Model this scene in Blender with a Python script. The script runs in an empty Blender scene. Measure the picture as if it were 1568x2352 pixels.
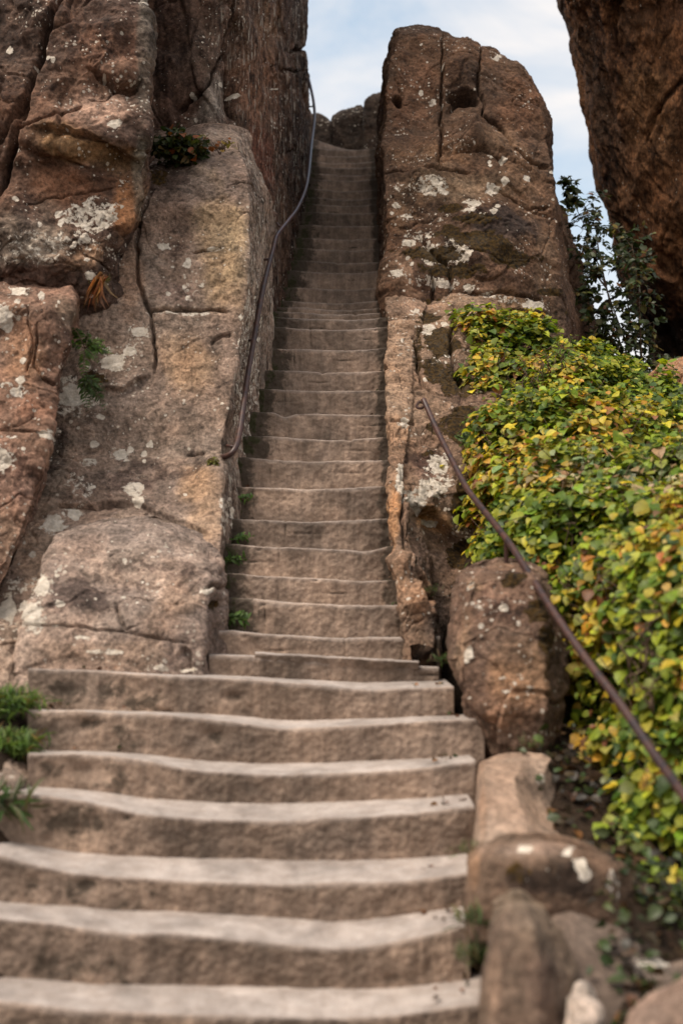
import bpy, math, random
import numpy as np
R = math.radians
sc = bpy.context.scene
COL = sc.collection
random.seed(7); RNG = np.random.default_rng(7)

# ------------------------------------------------------------------ camera, sky, sun, exposure
FPX = 2613.0                                   # focal length in picture units (1568 wide x 2352 high)
PITCH = math.atan((1530 - 1176) / FPX)
cam = bpy.data.cameras.new('camera'); camo = bpy.data.objects.new('camera', cam); COL.objects.link(camo)
cam.sensor_fit = 'VERTICAL'; cam.sensor_height = 36.0; cam.lens = 36.0 * FPX / 2352
camo.rotation_euler = (R(90) + PITCH, 0, 0); camo.location = (0, 0, 0)
cam.clip_start = 0.05; cam.clip_end = 2000
cam.dof.use_dof = True; cam.dof.focus_distance = 10.2; cam.dof.aperture_fstop = 0.95
sc.camera = camo

SUN_EL, SUN_AZ = R(60), R(-122)                # azimuth from +Y towards +X: behind the viewer, to the left
w = bpy.data.worlds.new('World'); sc.world = w; w.use_nodes = True
nt = w.node_tree; nt.nodes.clear()
def wn(t, **k):
    n = nt.nodes.new(t)
    for a, b in k.items(): setattr(n, a, b)
    return n
sky = wn('ShaderNodeTexSky', sky_type='NISHITA'); sky.sun_disc = False
sky.sun_elevation = SUN_EL; sky.sun_rotation = SUN_AZ; sky.air_density = 1.0; sky.dust_density = 2.0
tc = wn('ShaderNodeTexCoord')
mp = wn('ShaderNodeMapping'); mp.inputs['Scale'].default_value = (1.5, 1.2, 2.9); mp.inputs['Rotation'].default_value = (0.1, 0.35, 0.2)
cn = wn('ShaderNodeTexNoise'); cn.inputs['Scale'].default_value = 2.3; cn.inputs['Detail'].default_value = 9; cn.inputs['Roughness'].default_value = 0.55
cn.inputs['Distortion'].default_value = 0.6
cr = wn('ShaderNodeValToRGB'); cr.color_ramp.elements[0].position = 0.36; cr.color_ramp.elements[1].position = 0.74
sx = wn('ShaderNodeSeparateXYZ')
hz = wn('ShaderNodeMapRange'); hz.inputs[1].default_value = 0.24; hz.inputs[2].default_value = 0.46; hz.inputs[3].default_value = 0.95; hz.inputs[4].default_value = 0.0
mx1 = wn('ShaderNodeMath', operation='MAXIMUM')
mixc = wn('ShaderNodeMix', data_type='RGBA'); 
bg = wn('ShaderNodeBackground'); bg.inputs['Strength'].default_value = 0.076
out = wn('ShaderNodeOutputWorld')
L = nt.links.new
L(tc.outputs['Generated'], mp.inputs['Vector']); L(mp.outputs[0], cn.inputs['Vector']); L(cn.outputs['Fac'], cr.inputs['Fac'])
L(tc.outputs['Generated'], sx.inputs[0]); L(sx.outputs['Z'], hz.inputs[0])
bk = wn('ShaderNodeMapRange'); bk.inputs[1].default_value = 0.35; bk.inputs[2].default_value = -0.35; bk.inputs[3].default_value = 0.0; bk.inputs[4].default_value = 0.9  # unseen cloud behind the viewer, added to warm the ambient light
L(sx.outputs['Y'], bk.inputs[0])
mx0 = wn('ShaderNodeMath', operation='MAXIMUM'); L(cr.outputs['Color'], mx0.inputs[0]); L(bk.outputs[0], mx0.inputs[1])
L(mx0.outputs[0], mx1.inputs[0]); L(hz.outputs[0], mx1.inputs[1])
gain = wn('ShaderNodeMix', data_type='RGBA', blend_type='MULTIPLY'); gain.inputs['Factor'].default_value = 1.0
gain.inputs['B'].default_value = (2.05, 2.40, 2.12, 1)
L(sky.outputs[0], gain.inputs['A'])
L(mx1.outputs[0], mixc.inputs['Factor']); L(gain.outputs['Result'], mixc.inputs['A']); mixc.inputs['B'].default_value = (9.3, 8.7, 8.3, 1)
L(mixc.outputs['Result'], bg.inputs['Color']); L(bg.outputs[0], out.inputs['Surface'])

sun = bpy.data.lights.new('sun', 'SUN'); suno = bpy.data.objects.new('sun', sun); COL.objects.link(suno)
sun.energy = 2.9; sun.angle = R(28); sun.color = (1.0, 0.87, 0.74)
from mathutils import Vector
sdir = Vector((math.sin(SUN_AZ) * math.cos(SUN_EL), math.cos(SUN_AZ) * math.cos(SUN_EL), math.sin(SUN_EL)))
suno.rotation_euler = (-sdir).to_track_quat('-Z', 'Y').to_euler(); suno.location = (0, -3, 20)
sc.view_settings.view_transform = 'Standard'; sc.view_settings.look = 'None'; sc.view_settings.gamma = 1.0
sc.view_settings.exposure = 0.6
sc.render.engine = 'CYCLES'
sc.cycles.use_denoising = True
sc.cycles.max_bounces = 6; sc.cycles.diffuse_bounces = 2; sc.cycles.transparent_max_bounces = 8

# ------------------------------------------------------------------ projection helpers (layout only)
CP, SP = math.cos(PITCH), math.sin(PITCH)
def P(x, y, Z):
    a = (x - 784) / FPX; b = (1176 - y) / FPX
    dy = CP - b * SP; dz = SP + b * CP
    return np.array([a / dy * Z, Z, dz / dy * Z])
def proj(v):
    d = v[:, 1] * CP + v[:, 2] * SP; u = -v[:, 1] * SP + v[:, 2] * CP
    d = np.maximum(d, 0.05)
    return 784 + FPX * v[:, 0] / d, 1176 - FPX * u / d, d

# ------------------------------------------------------------------ noise
_perm = np.random.default_rng(11).permutation(512).astype(np.int64)
_perm = np.concatenate([_perm, _perm])
_g = np.array([[1,1,0],[-1,1,0],[1,-1,0],[-1,-1,0],[1,0,1],[-1,0,1],[1,0,-1],[-1,0,-1],[0,1,1],[0,-1,1],[0,1,-1],[0,-1,-1]], float)
def _h(i, j, k): return _perm[(_perm[(_perm[i & 511] + j) & 511] + k) & 511]
def perlin(p):
    pi = np.floor(p).astype(np.int64); f = p - pi
    u = f * f * f * (f * (f * 6 - 15) + 10)
    r = 0
    for dx in (0, 1):
        wx = u[:, 0] if dx else 1 - u[:, 0]
        for dy in (0, 1):
            wy = u[:, 1] if dy else 1 - u[:, 1]
            for dz in (0, 1):
                wz = u[:, 2] if dz else 1 - u[:, 2]
                g = _g[_h(pi[:, 0] + dx, pi[:, 1] + dy, pi[:, 2] + dz) % 12]
                d = g[:, 0] * (f[:, 0] - dx) + g[:, 1] * (f[:, 1] - dy) + g[:, 2] * (f[:, 2] - dz)
                r = r + wx * wy * wz * d
    return r
def fbm(p, o=4, gain=0.5):
    a, r = 1.0, 0
    for i in range(o):
        r = r + a * perlin(p * (2.03 ** i) + 17.3 * i); a *= gain
    return r
def worley(p):
    """F1, F2 and a random number + random slope of the nearest cell"""
    pi = np.floor(p).astype(np.int64); n = len(p)
    f1 = np.full(n, 9.0); f2 = np.full(n, 9.0); cid = np.zeros(n, np.int64); off = np.zeros((n, 3))
    for dx in (-1, 0, 1):
        for dy in (-1, 0, 1):
            for dz in (-1, 0, 1):
                c = pi + (dx, dy, dz)
                h = _h(c[:, 0], c[:, 1], c[:, 2]); h2 = _perm[(h + 101) & 511]; h3 = _perm[(h + 217) & 511]
                q = c + np.stack([h, h2, h3], 1) / 511.0
                d3 = p - q; d = np.sqrt((d3 ** 2).sum(1))
                m = d < f1
                f2 = np.where(m, f1, np.minimum(f2, d)); f1 = np.where(m, d, f1)
                cid = np.where(m, h * 7 + h2, cid); off[m] = d3[m]
    rnd = (cid * 2654435761 % 1000) / 1000.0
    return f1, f2, rnd, off
def smooth01(x): x = np.clip(x, 0, 1); return x * x * (3 - 2 * x)

# ------------------------------------------------------------------ mesh / object helpers
def make_mesh(name, verts, quads=None, polys=None, smooth=True):
    me = bpy.data.meshes.new(name)
    loops = []; starts = []; totals = []; n = 0
    if quads is not None and len(quads):
        q = np.asarray(quads, np.int32); k = q.shape[1]
        loops.append(q.ravel()); starts.append(np.arange(len(q)) * k); totals.append(np.full(len(q), k)); n = q.size
    for p in (polys or []):
        loops.append(np.asarray(p, np.int32)); starts.append(np.array([n])); totals.append(np.array([len(p)])); n += len(p)
    loops = np.concatenate(loops).astype(np.int32); starts = np.concatenate(starts).astype(np.int32); totals = np.concatenate(totals).astype(np.int32)
    me.vertices.add(len(verts)); me.vertices.foreach_set('co', np.asarray(verts, np.float32).ravel())
    me.loops.add(len(loops)); me.loops.foreach_set('vertex_index', loops)
    me.polygons.add(len(starts)); me.polygons.foreach_set('loop_start', starts); me.polygons.foreach_set('loop_total', totals)
    me.update(calc_edges=True); me.validate()
    if smooth: me.polygons.foreach_set('use_smooth', np.ones(len(me.polygons), bool))
    return me
def normals(me):
    a = np.zeros(len(me.vertices) * 3, np.float32); me.vertex_normals.foreach_get('vector', a); return a.reshape(-1, 3).astype(float)
def set_attr(me, name, rgb):
    a = me.attributes.new(name, 'FLOAT_COLOR', 'POINT')
    c = np.ones((len(rgb), 4), np.float32); c[:, :rgb.shape[1]] = rgb
    a.data.foreach_set('color', c.ravel())
def tag(o, label=None, cat=None, group=None, kind=None):
    for k, v in (('label', label), ('category', cat), ('group', group), ('kind', kind or ('thing' if cat else None))):
        if v: o[k] = v
    return o
def link(name, me, mat, parent=None, base=None):
    """link a mesh given in world coordinates with its origin at its own base"""
    n = len(me.vertices); a = np.zeros(n * 3, np.float32); me.vertices.foreach_get('co', a); a = a.reshape(-1, 3)
    if base is None:
        lo, hi = a.min(0), a.max(0); base = np.array([(lo[0] + hi[0]) / 2, (lo[1] + hi[1]) / 2, lo[2]])
    base = np.asarray(base, float)
    me.vertices.foreach_set('co', (a - base).astype(np.float32).ravel()); me.update()
    o = bpy.data.objects.new(name, me); COL.objects.link(o)
    if mat: me.materials.append(mat)
    if parent is not None:
        o.parent = parent; base = base - np.array(parent.location)
    o.location = base
    return o
def empty(name, loc):
    o = bpy.data.objects.new(name, None); COL.objects.link(o); o.location = loc; o.empty_display_size = 0.2
    return o

# ------------------------------------------------------------------ materials
def nodes(m):
    m.use_nodes = True; t = m.node_tree; t.nodes.clear(); return t
class NB:
    def __init__(s, t): s.t = t
    def n(s, ty, ins=None, **k):
        nd = s.t.nodes.new(ty)
        for a, b in k.items(): setattr(nd, a, b)
        for a, b in (ins or {}).items():
            if hasattr(b, 'is_output') or isinstance(b, bpy.types.NodeSocket): s.t.links.new(b, nd.inputs[a])
            else: nd.inputs[a].default_value = b
        return nd
    def math(s, op, a, b=None, c=None):
        i = {0: a}
        if b is not None: i[1] = b
        if c is not None: i[2] = c
        return s.n('ShaderNodeMath', i, operation=op).outputs[0]
    def noise(s, vec, scale, detail=6, rough=0.6, dist=0.0):
        return s.n('ShaderNodeTexNoise', {'Vector': vec, 'Scale': scale, 'Detail': detail, 'Roughness': rough, 'Distortion': dist}).outputs['Fac']
    def rng(s, v, a, b, c, d, smooth=False):
        return s.n('ShaderNodeMapRange', {0: v, 1: a, 2: b, 3: c, 4: d}, interpolation_type='SMOOTHSTEP' if smooth else 'LINEAR').outputs[0]
    def mix(s, f, a, b, mode='MIX'):
        return s.n('ShaderNodeMix', {'Factor': f, 'A': a, 'B': b}, data_type='RGBA', blend_type=mode).outputs['Result']
    def gray(s, v): return s.n('ShaderNodeCombineColor', {0: v, 1: v, 2: v}).outputs[0]

def rock_material(name, tint=(1, 1, 1), contrast=1.0, speck=0.5, bump=1.0, stretch=(1, 1, 1), streak=0.0, lich=(0.80, 0.72, 0.62, 1)):
    m = bpy.data.materials.new(name); t = nodes(m); b = NB(t)
    geo = b.n('ShaderNodeNewGeometry')
    mp = b.n('ShaderNodeMapping', {'Vector': geo.outputs['Position'], 'Scale': stretch})
    p = mp.outputs[0]
    col = b.n('ShaderNodeAttribute', attribute_name='Col').outputs['Color']
    mat_ = b.n('ShaderNodeAttribute', attribute_name='Msk'); msk = b.n('ShaderNodeSeparateColor', {0: mat_.outputs['Color']})
    n_big = b.noise(p, 1.7, 5, 0.6, 0.4); n_mid = b.noise(p, 6.5, 8, 0.68, 0.5); n_fine = b.noise(p, 34, 6, 0.7); n_grain = b.noise(p, 150, 3, 0.6)
    c = b.mix(1.0, col, tint + (1,), 'MULTIPLY')
    c = b.mix(b.rng(n_big, 0.38, 0.66, 0.0, 0.55), c, b.mix(1.0, c, (1.14, 0.95, 0.83, 1), 'MULTIPLY'))
    v = b.rng(n_mid, 0.30, 0.70, 1 - 0.70 * contrast, 1 + 0.62 * contrast)
    c = b.mix(1.0, c, b.gray(v), 'MULTIPLY')
    v = b.rng(n_fine, 0.30, 0.70, 1 - 0.72 * contrast, 1 + 0.66 * contrast)
    c = b.mix(1.0, c, b.gray(v), 'MULTIPLY')
    v = b.rng(n_grain, 0.3, 0.7, 0.82, 1.18)
    c = b.mix(1.0, c, b.gray(v), 'MULTIPLY')
    # weathered dark crust in patches; blue mask also carries some painted shade
    cr = b.noise(p, 3.1, 9, 0.72, 0.8)
    crm = b.rng(b.math('ADD', cr, b.math('MULTIPLY', msk.outputs['Blue'], 0.42)), 0.62, 0.70, 0.0, 0.78, True)
    c = b.mix(crm, c, b.mix(1.0, c, (0.36, 0.33, 0.34, 1), 'MULTIPLY'))
    if streak:
        mp2 = b.n('ShaderNodeMapping', {'Vector': geo.outputs['Position'], 'Scale': (20, 13, 2.6)})
        st = b.noise(mp2.outputs[0], 1.5, 7, 0.72, 0.35)
        sw = b.math('MULTIPLY', mat_.outputs['Alpha'], streak)
        c = b.mix(b.math('MULTIPLY', b.rng(st, 0.50, 0.40, 0, 1.0, True), sw), c, b.mix(1.0, c, (0.22, 0.20, 0.19, 1), 'MULTIPLY'))
        zn = b.rng(b.noise(p, 1.1, 4, 0.6), 0.40, 0.60, 0.15, 1.0)
        c = b.mix(b.math('MULTIPLY', b.math('MULTIPLY', b.rng(st, 0.555, 0.60, 0, 1.0, True), sw), zn), c, (0.46, 0.41, 0.34, 1))
    # lichen: painted patches broken up by noise plus a scatter of small specks
    ln = b.noise(p, 21, 8, 0.72, 0.3)
    lm = b.math('ADD', msk.outputs['Red'], b.math('MULTIPLY', b.math('SUBTRACT', ln, 0.5), 1.5))
    lmask = b.rng(lm, 0.49, 0.55, 0.0, 0.94, True)
    vo = b.n('ShaderNodeTexVoronoi', {'Vector': p, 'Scale': 9.0, 'Randomness': 1.0}, feature='F1')
    vr = b.n('ShaderNodeSeparateColor', {0: vo.outputs['Color']})
    rad = b.math('MULTIPLY', b.math('POWER', vr.outputs[0], 5.0), 0.5)
    zone = b.rng(b.noise(p, 1.3, 3, 0.5), 0.44, 0.62, 0.0, 1.0)
    sm = b.math('SUBTRACT', b.math('MULTIPLY', rad, b.math('MULTIPLY', zone, speck)), b.math('ADD', vo.outputs['Distance'], b.math('MULTIPLY', b.math('SUBTRACT', ln, 0.5), 0.5)))
    smask = b.rng(sm, -0.02, 0.03, 0.0, 0.75, True)
    vo2 = b.n('ShaderNodeTexVoronoi', {'Vector': p, 'Scale': 31.0, 'Randomness': 1.0}, feature='F1')
    vr2 = b.n('ShaderNodeSeparateColor', {0: vo2.outputs['Color']})
    zone2 = b.rng(b.noise(p, 2.3, 4, 0.6), 0.42, 0.62, 0.0, 1.0)
    sm2 = b.math('SUBTRACT', b.math('MULTIPLY', b.math('MULTIPLY', b.math('POWER', vr2.outputs[0], 3.0), 0.75), b.math('MULTIPLY', zone2, speck * 1.3)), b.math('ADD', vo2.outputs['Distance'], b.math('MULTIPLY', b.math('SUBTRACT', n_fine, 0.5), 0.5)))
    smask = b.math('MAXIMUM', smask, b.rng(sm2, -0.03, 0.05, 0.0, 0.7, True))
    lcol = b.mix(b.rng(n_fine, 0.35, 0.65, 0, 1), lich, (lich[0] * 0.66, lich[1] * 0.63, lich[2] * 0.58, 1))
    lcol = b.mix(1.0, lcol, b.gray(b.rng(ln, 0.35, 0.65, 0.72, 1.1)), 'MULTIPLY')
    c = b.mix(b.math('MAXIMUM', lmask, smask), c, lcol)
    # moss
    mn = b.noise(p, 11, 9, 0.75, 0.4)
    mm = b.rng(b.math('ADD', msk.outputs['Green'], b.math('ADD', b.math('MULTIPLY', b.math('SUBTRACT', mn, 0.5), 1.5), b.math('MULTIPLY', b.math('SUBTRACT', n_fine, 0.5), 1.1))), 0.36, 0.46, 0.0, 0.97, True)
    mcol = b.mix(b.rng(n_fine, 0.38, 0.62, 0, 1), (0.008, 0.006, 0.004, 1), (0.070, 0.038, 0.006, 1))
    c = b.mix(mm, c, mcol)
    # bump
    pit = b.n('ShaderNodeTexVoronoi', {'Vector': p, 'Scale': 38.0}, feature='SMOOTH_F1').outputs['Distance']
    hgt = b.math('ADD', b.math('MULTIPLY', n_mid, 0.9), b.math('ADD', b.math('MULTIPLY', n_fine, 0.55), b.math('MULTIPLY', n_grain, 0.10)))
    hgt = b.math('ADD', hgt, b.math('MULTIPLY', pit, 0.12))
    hgt = b.math('ADD', hgt, b.math('MULTIPLY', b.math('MAXIMUM', lmask, mm), 0.10))
    bp = b.n('ShaderNodeBump', {'Strength': 0.95 * bump, 'Distance': 0.04, 'Height': hgt})
    bs = b.n('ShaderNodeBsdfPrincipled', {'Base Color': c, 'Roughness': 0.88, 'Specular IOR Level': 0.22, 'Normal': bp.outputs[0]})
    b.n('ShaderNodeOutputMaterial', {0: bs.outputs[0]})
    return m

def step_material():
    m = bpy.data.materials.new('worn_sandstone'); t = nodes(m); b = NB(t)
    p = b.n('ShaderNodeNewGeometry').outputs['Position']
    msk = b.n('ShaderNodeSeparateColor', {0: b.n('ShaderNodeAttribute', attribute_name='Msk').outputs['Color']})
    wear, dark, moss = msk.outputs['Red'], msk.outputs['Blue'], msk.outputs['Green']
    n1 = b.noise(p, 2.6, 6, 0.6, 0.4); n2 = b.noise(p, 11, 8, 0.7, 0.3); n3 = b.noise(p, 55, 6, 0.7); n4 = b.noise(p, 190, 2, 0.6)
    mp = b.n('ShaderNodeMapping', {'Vector': p, 'Scale': (9, 9, 1.3)})
    st = b.noise(mp.outputs[0], 1.7, 7, 0.66, 0.25)
    c = b.mix(b.rng(n1, 0.35, 0.65, 0, 1), (0.205, 0.152, 0.118, 1), (0.290, 0.206, 0.152, 1))
    c = b.mix(1.0, c, b.gray(b.rng(n2, 0.28, 0.72, 0.66, 1.32)), 'MULTIPLY')
    c = b.mix(1.0, c, b.gray(b.rng(b.noise(p, 1.3, 5, 0.6, 0.6), 0.34, 0.66, 0.55, 1.35)), 'MULTIPLY')
    c = b.mix(1.0, c, b.gray(b.rng(st, 0.3, 0.7, 0.68, 1.32)), 'MULTIPLY')
    c = b.mix(1.0, c, b.gray(b.rng(n3, 0.3, 0.7, 0.82, 1.18)), 'MULTIPLY')
    wc = b.mix(b.rng(n2, 0.3, 0.7, 0, 1), (0.375, 0.318, 0.285, 1), (0.485, 0.422, 0.385, 1))
    wc = b.mix(1.0, wc, b.gray(b.rng(n1, 0.34, 0.66, 0.70, 1.06)), 'MULTIPLY')
    wc = b.mix(1.0, wc, b.gray(b.rng(b.noise(p, 4.3, 7, 0.7, 0.8), 0.36, 0.62, 0.72, 1.06)), 'MULTIPLY')
    c = b.mix(b.math('MULTIPLY', wear, b.rng(n2, 0.25, 0.55, 0.70, 1.0)), c, wc)
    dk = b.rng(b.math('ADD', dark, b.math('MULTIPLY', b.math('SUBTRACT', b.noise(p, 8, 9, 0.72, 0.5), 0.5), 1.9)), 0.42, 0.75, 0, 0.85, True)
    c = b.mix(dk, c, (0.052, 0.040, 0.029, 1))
    ms = b.rng(b.math('ADD', moss, b.math('MULTIPLY', b.math('SUBTRACT', n2, 0.5), 1.6)), 0.45, 0.6, 0, 0.9, True)
    c = b.mix(ms, c, (0.035, 0.036, 0.012, 1))
    c = b.mix(1.0, c, b.gray(b.rng(n4, 0.3, 0.7, 0.85, 1.15)), 'MULTIPLY')
    h = b.math('ADD', b.math('MULTIPLY', n2, 0.8), b.math('ADD', b.math('MULTIPLY', n3, 0.5), b.math('MULTIPLY', st, 0.5)))
    bp = b.n('ShaderNodeBump', {'Strength': 0.55, 'Distance': 0.02, 'Height': h})
    bs = b.n('ShaderNodeBsdfPrincipled', {'Base Color': c, 'Roughness': 0.82, 'Specular IOR Level': 0.25, 'Normal': bp.outputs[0]})
    b.n('ShaderNodeOutputMaterial', {0: bs.outputs[0]})
    return m

def leaf_material(name, trans=0.35, rough=0.5):
    m = bpy.data.materials.new(name); t = nodes(m); b = NB(t)
    p = b.n('ShaderNodeNewGeometry').outputs['Position']
    c = b.n('ShaderNodeAttribute', attribute_name='Col').outputs['Color']
    c = b.mix(1.0, c, b.gray(b.rng(b.noise(p, 60, 4, 0.6), 0.3, 0.7, 0.7, 1.3)), 'MULTIPLY')
    bs = b.n('ShaderNodeBsdfPrincipled', {'Base Color': c, 'Roughness': rough, 'Specular IOR Level': 0.35})
    tr = b.n('ShaderNodeBsdfTranslucent', {'Color': b.mix(1.0, c, (1.15, 1.2, 0.6, 1), 'MULTIPLY')})
    mx = b.n('ShaderNodeMixShader', {0: trans, 1: bs.outputs[0], 2: tr.outputs[0]})
    b.n('ShaderNodeOutputMaterial', {0: mx.outputs[0]})
    return m

def simple_material(name, c1, c2, scale=12, rough=0.8, bump=0.3, metallic=0.0, spec=0.3, dist=0.02):
    m = bpy.data.materials.new(name); t = nodes(m); b = NB(t)
    p = b.n('ShaderNodeNewGeometry').outputs['Position']
    n = b.noise(p, scale, 8, 0.65, 0.3); n2 = b.noise(p, scale * 6, 5, 0.65)
    c = b.mix(b.rng(n, 0.35, 0.65, 0, 1), c1 + (1,), c2 + (1,))
    c = b.mix(1.0, c, b.gray(b.rng(n2, 0.3, 0.7, 0.7, 1.3)), 'MULTIPLY')
    bp = b.n('ShaderNodeBump', {'Strength': bump, 'Distance': dist, 'Height': b.math('ADD', n, b.math('MULTIPLY', n2, 0.4))})
    bs = b.n('ShaderNodeBsdfPrincipled', {'Base Color': c, 'Roughness': rough, 'Metallic': metallic, 'Specular IOR Level': spec, 'Normal': bp.outputs[0]})
    b.n('ShaderNodeOutputMaterial', {0: bs.outputs[0]})
    return m

M_ROCK = rock_material('sandstone', tint=(1.0, 0.95, 0.89), speck=0.6)
M_WORN = rock_material('worn_kerb_sandstone', tint=(1.0, 0.92, 0.84), contrast=0.65, speck=0.12, bump=0.5)
M_WALL = rock_material('streaked_sandstone', tint=(1.0, 0.96, 0.91), streak=0.78, speck=0.5, bump=0.8)
M_SHADED = rock_material('shaded_sandstone', tint=(0.74, 0.63, 0.53), contrast=1.15, speck=0.25, stretch=(1.3, 1.3, 0.55), streak=0.35, bump=1.3)  # tint darkened: the tower's backlit, overhanging shade is in the colour
M_STEP = step_material()
M_LEAF = leaf_material('hedge_leaf'); M_LEAFD = leaf_material('shrub_leaf', 0.15, 0.45)
M_TWIG = simple_material('twig_bark', (0.06, 0.035, 0.02), (0.13, 0.085, 0.055), 20)
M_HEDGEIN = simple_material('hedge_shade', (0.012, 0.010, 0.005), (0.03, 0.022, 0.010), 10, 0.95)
M_IRON = simple_material('painted_iron', (0.022, 0.014, 0.016), (0.075, 0.032, 0.022), 14, 0.42, 0.12, 0.0, 0.4, 0.004)
M_SOIL = simple_material('dark_soil', (0.014, 0.009, 0.006), (0.050, 0.031, 0.019), 7, 0.95, 0.9, 0, 0.2, 0.05)
M_GRASS = leaf_material('grass_blade', 0.25, 0.5)

# ------------------------------------------------------------------ lofted rocks
def seg_info(px, py, poly):
    """distance to a polyline in picture units and the signed side"""
    best = np.full(len(px), 1e9); side = np.zeros(len(px)); tt = np.zeros(len(px)); L = len(poly) - 1
    for i in range(L):
        ax, ay = poly[i][:2]; bx, by = poly[i + 1][:2]; dx, dy = bx - ax, by - ay
        l2 = dx * dx + dy * dy + 1e-9
        t = np.clip(((px - ax) * dx + (py - ay) * dy) / l2, 0, 1)
        d = np.hypot(px - ax - t * dx, py - ay - t * dy); m = d < best
        best = np.where(m, d, best)
        side = np.where(m, np.sign(dx * (py - ay) - dy * (px - ax)), side); tt = np.where(m, (i + t) / L, tt)
    return best, side, tt

def dense_grid(ctrl, closed_back, px=2.7, backn=5):
    R_, C_, _ = ctrl.shape
    def counts(a, axis):
        d = np.linalg.norm(np.diff(a, axis=axis), axis=2)
        z = np.maximum(a[..., 1], 2.0); z = (z[:, 1:] + z[:, :-1]) / 2 if axis == 1 else (z[1:] + z[:-1]) / 2
        return (d * FPX / z).max(axis=1 - axis) / px
    nc = np.maximum(2, counts(ctrl, 1)).astype(int); nr = np.maximum(2, counts(ctrl, 0)).astype(int)
    if closed_back: nc[0] = nc[-1] = backn
    nc = np.minimum(nc, 300); nr = np.minimum(nr, 420)
    u = np.concatenate([[0]] + [i + np.arange(1, n + 1) / n for i, n in enumerate(nc)])
    v = np.concatenate([[0]] + [i + np.arange(1, n + 1) / n for i, n in enumerate(nr)])
    iu = np.minimum(u.astype(int), C_ - 2); fu = (u - iu)[None, :, None]
    iv = np.minimum(v.astype(int), R_ - 2); fv = (v - iv)[:, None, None]
    a = ctrl[:, iu] * (1 - fu) + ctrl[:, iu + 1] * fu
    return a[iv] * (1 - fv) + a[iv + 1] * fv

def relax(g, it, wrap):
    for _ in range(it):
        n = g.copy()
        n[1:-1] = 0.5 * g[1:-1] + 0.25 * (g[2:] + g[:-2])
        if wrap: n = 0.5 * n + 0.25 * (np.roll(n, 1, 1) + np.roll(n, -1, 1))
        else: n[:, 1:-1] = 0.5 * n[:, 1:-1] + 0.25 * (n[:, 2:] + n[:, :-2])
        g = n
    return g

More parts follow.
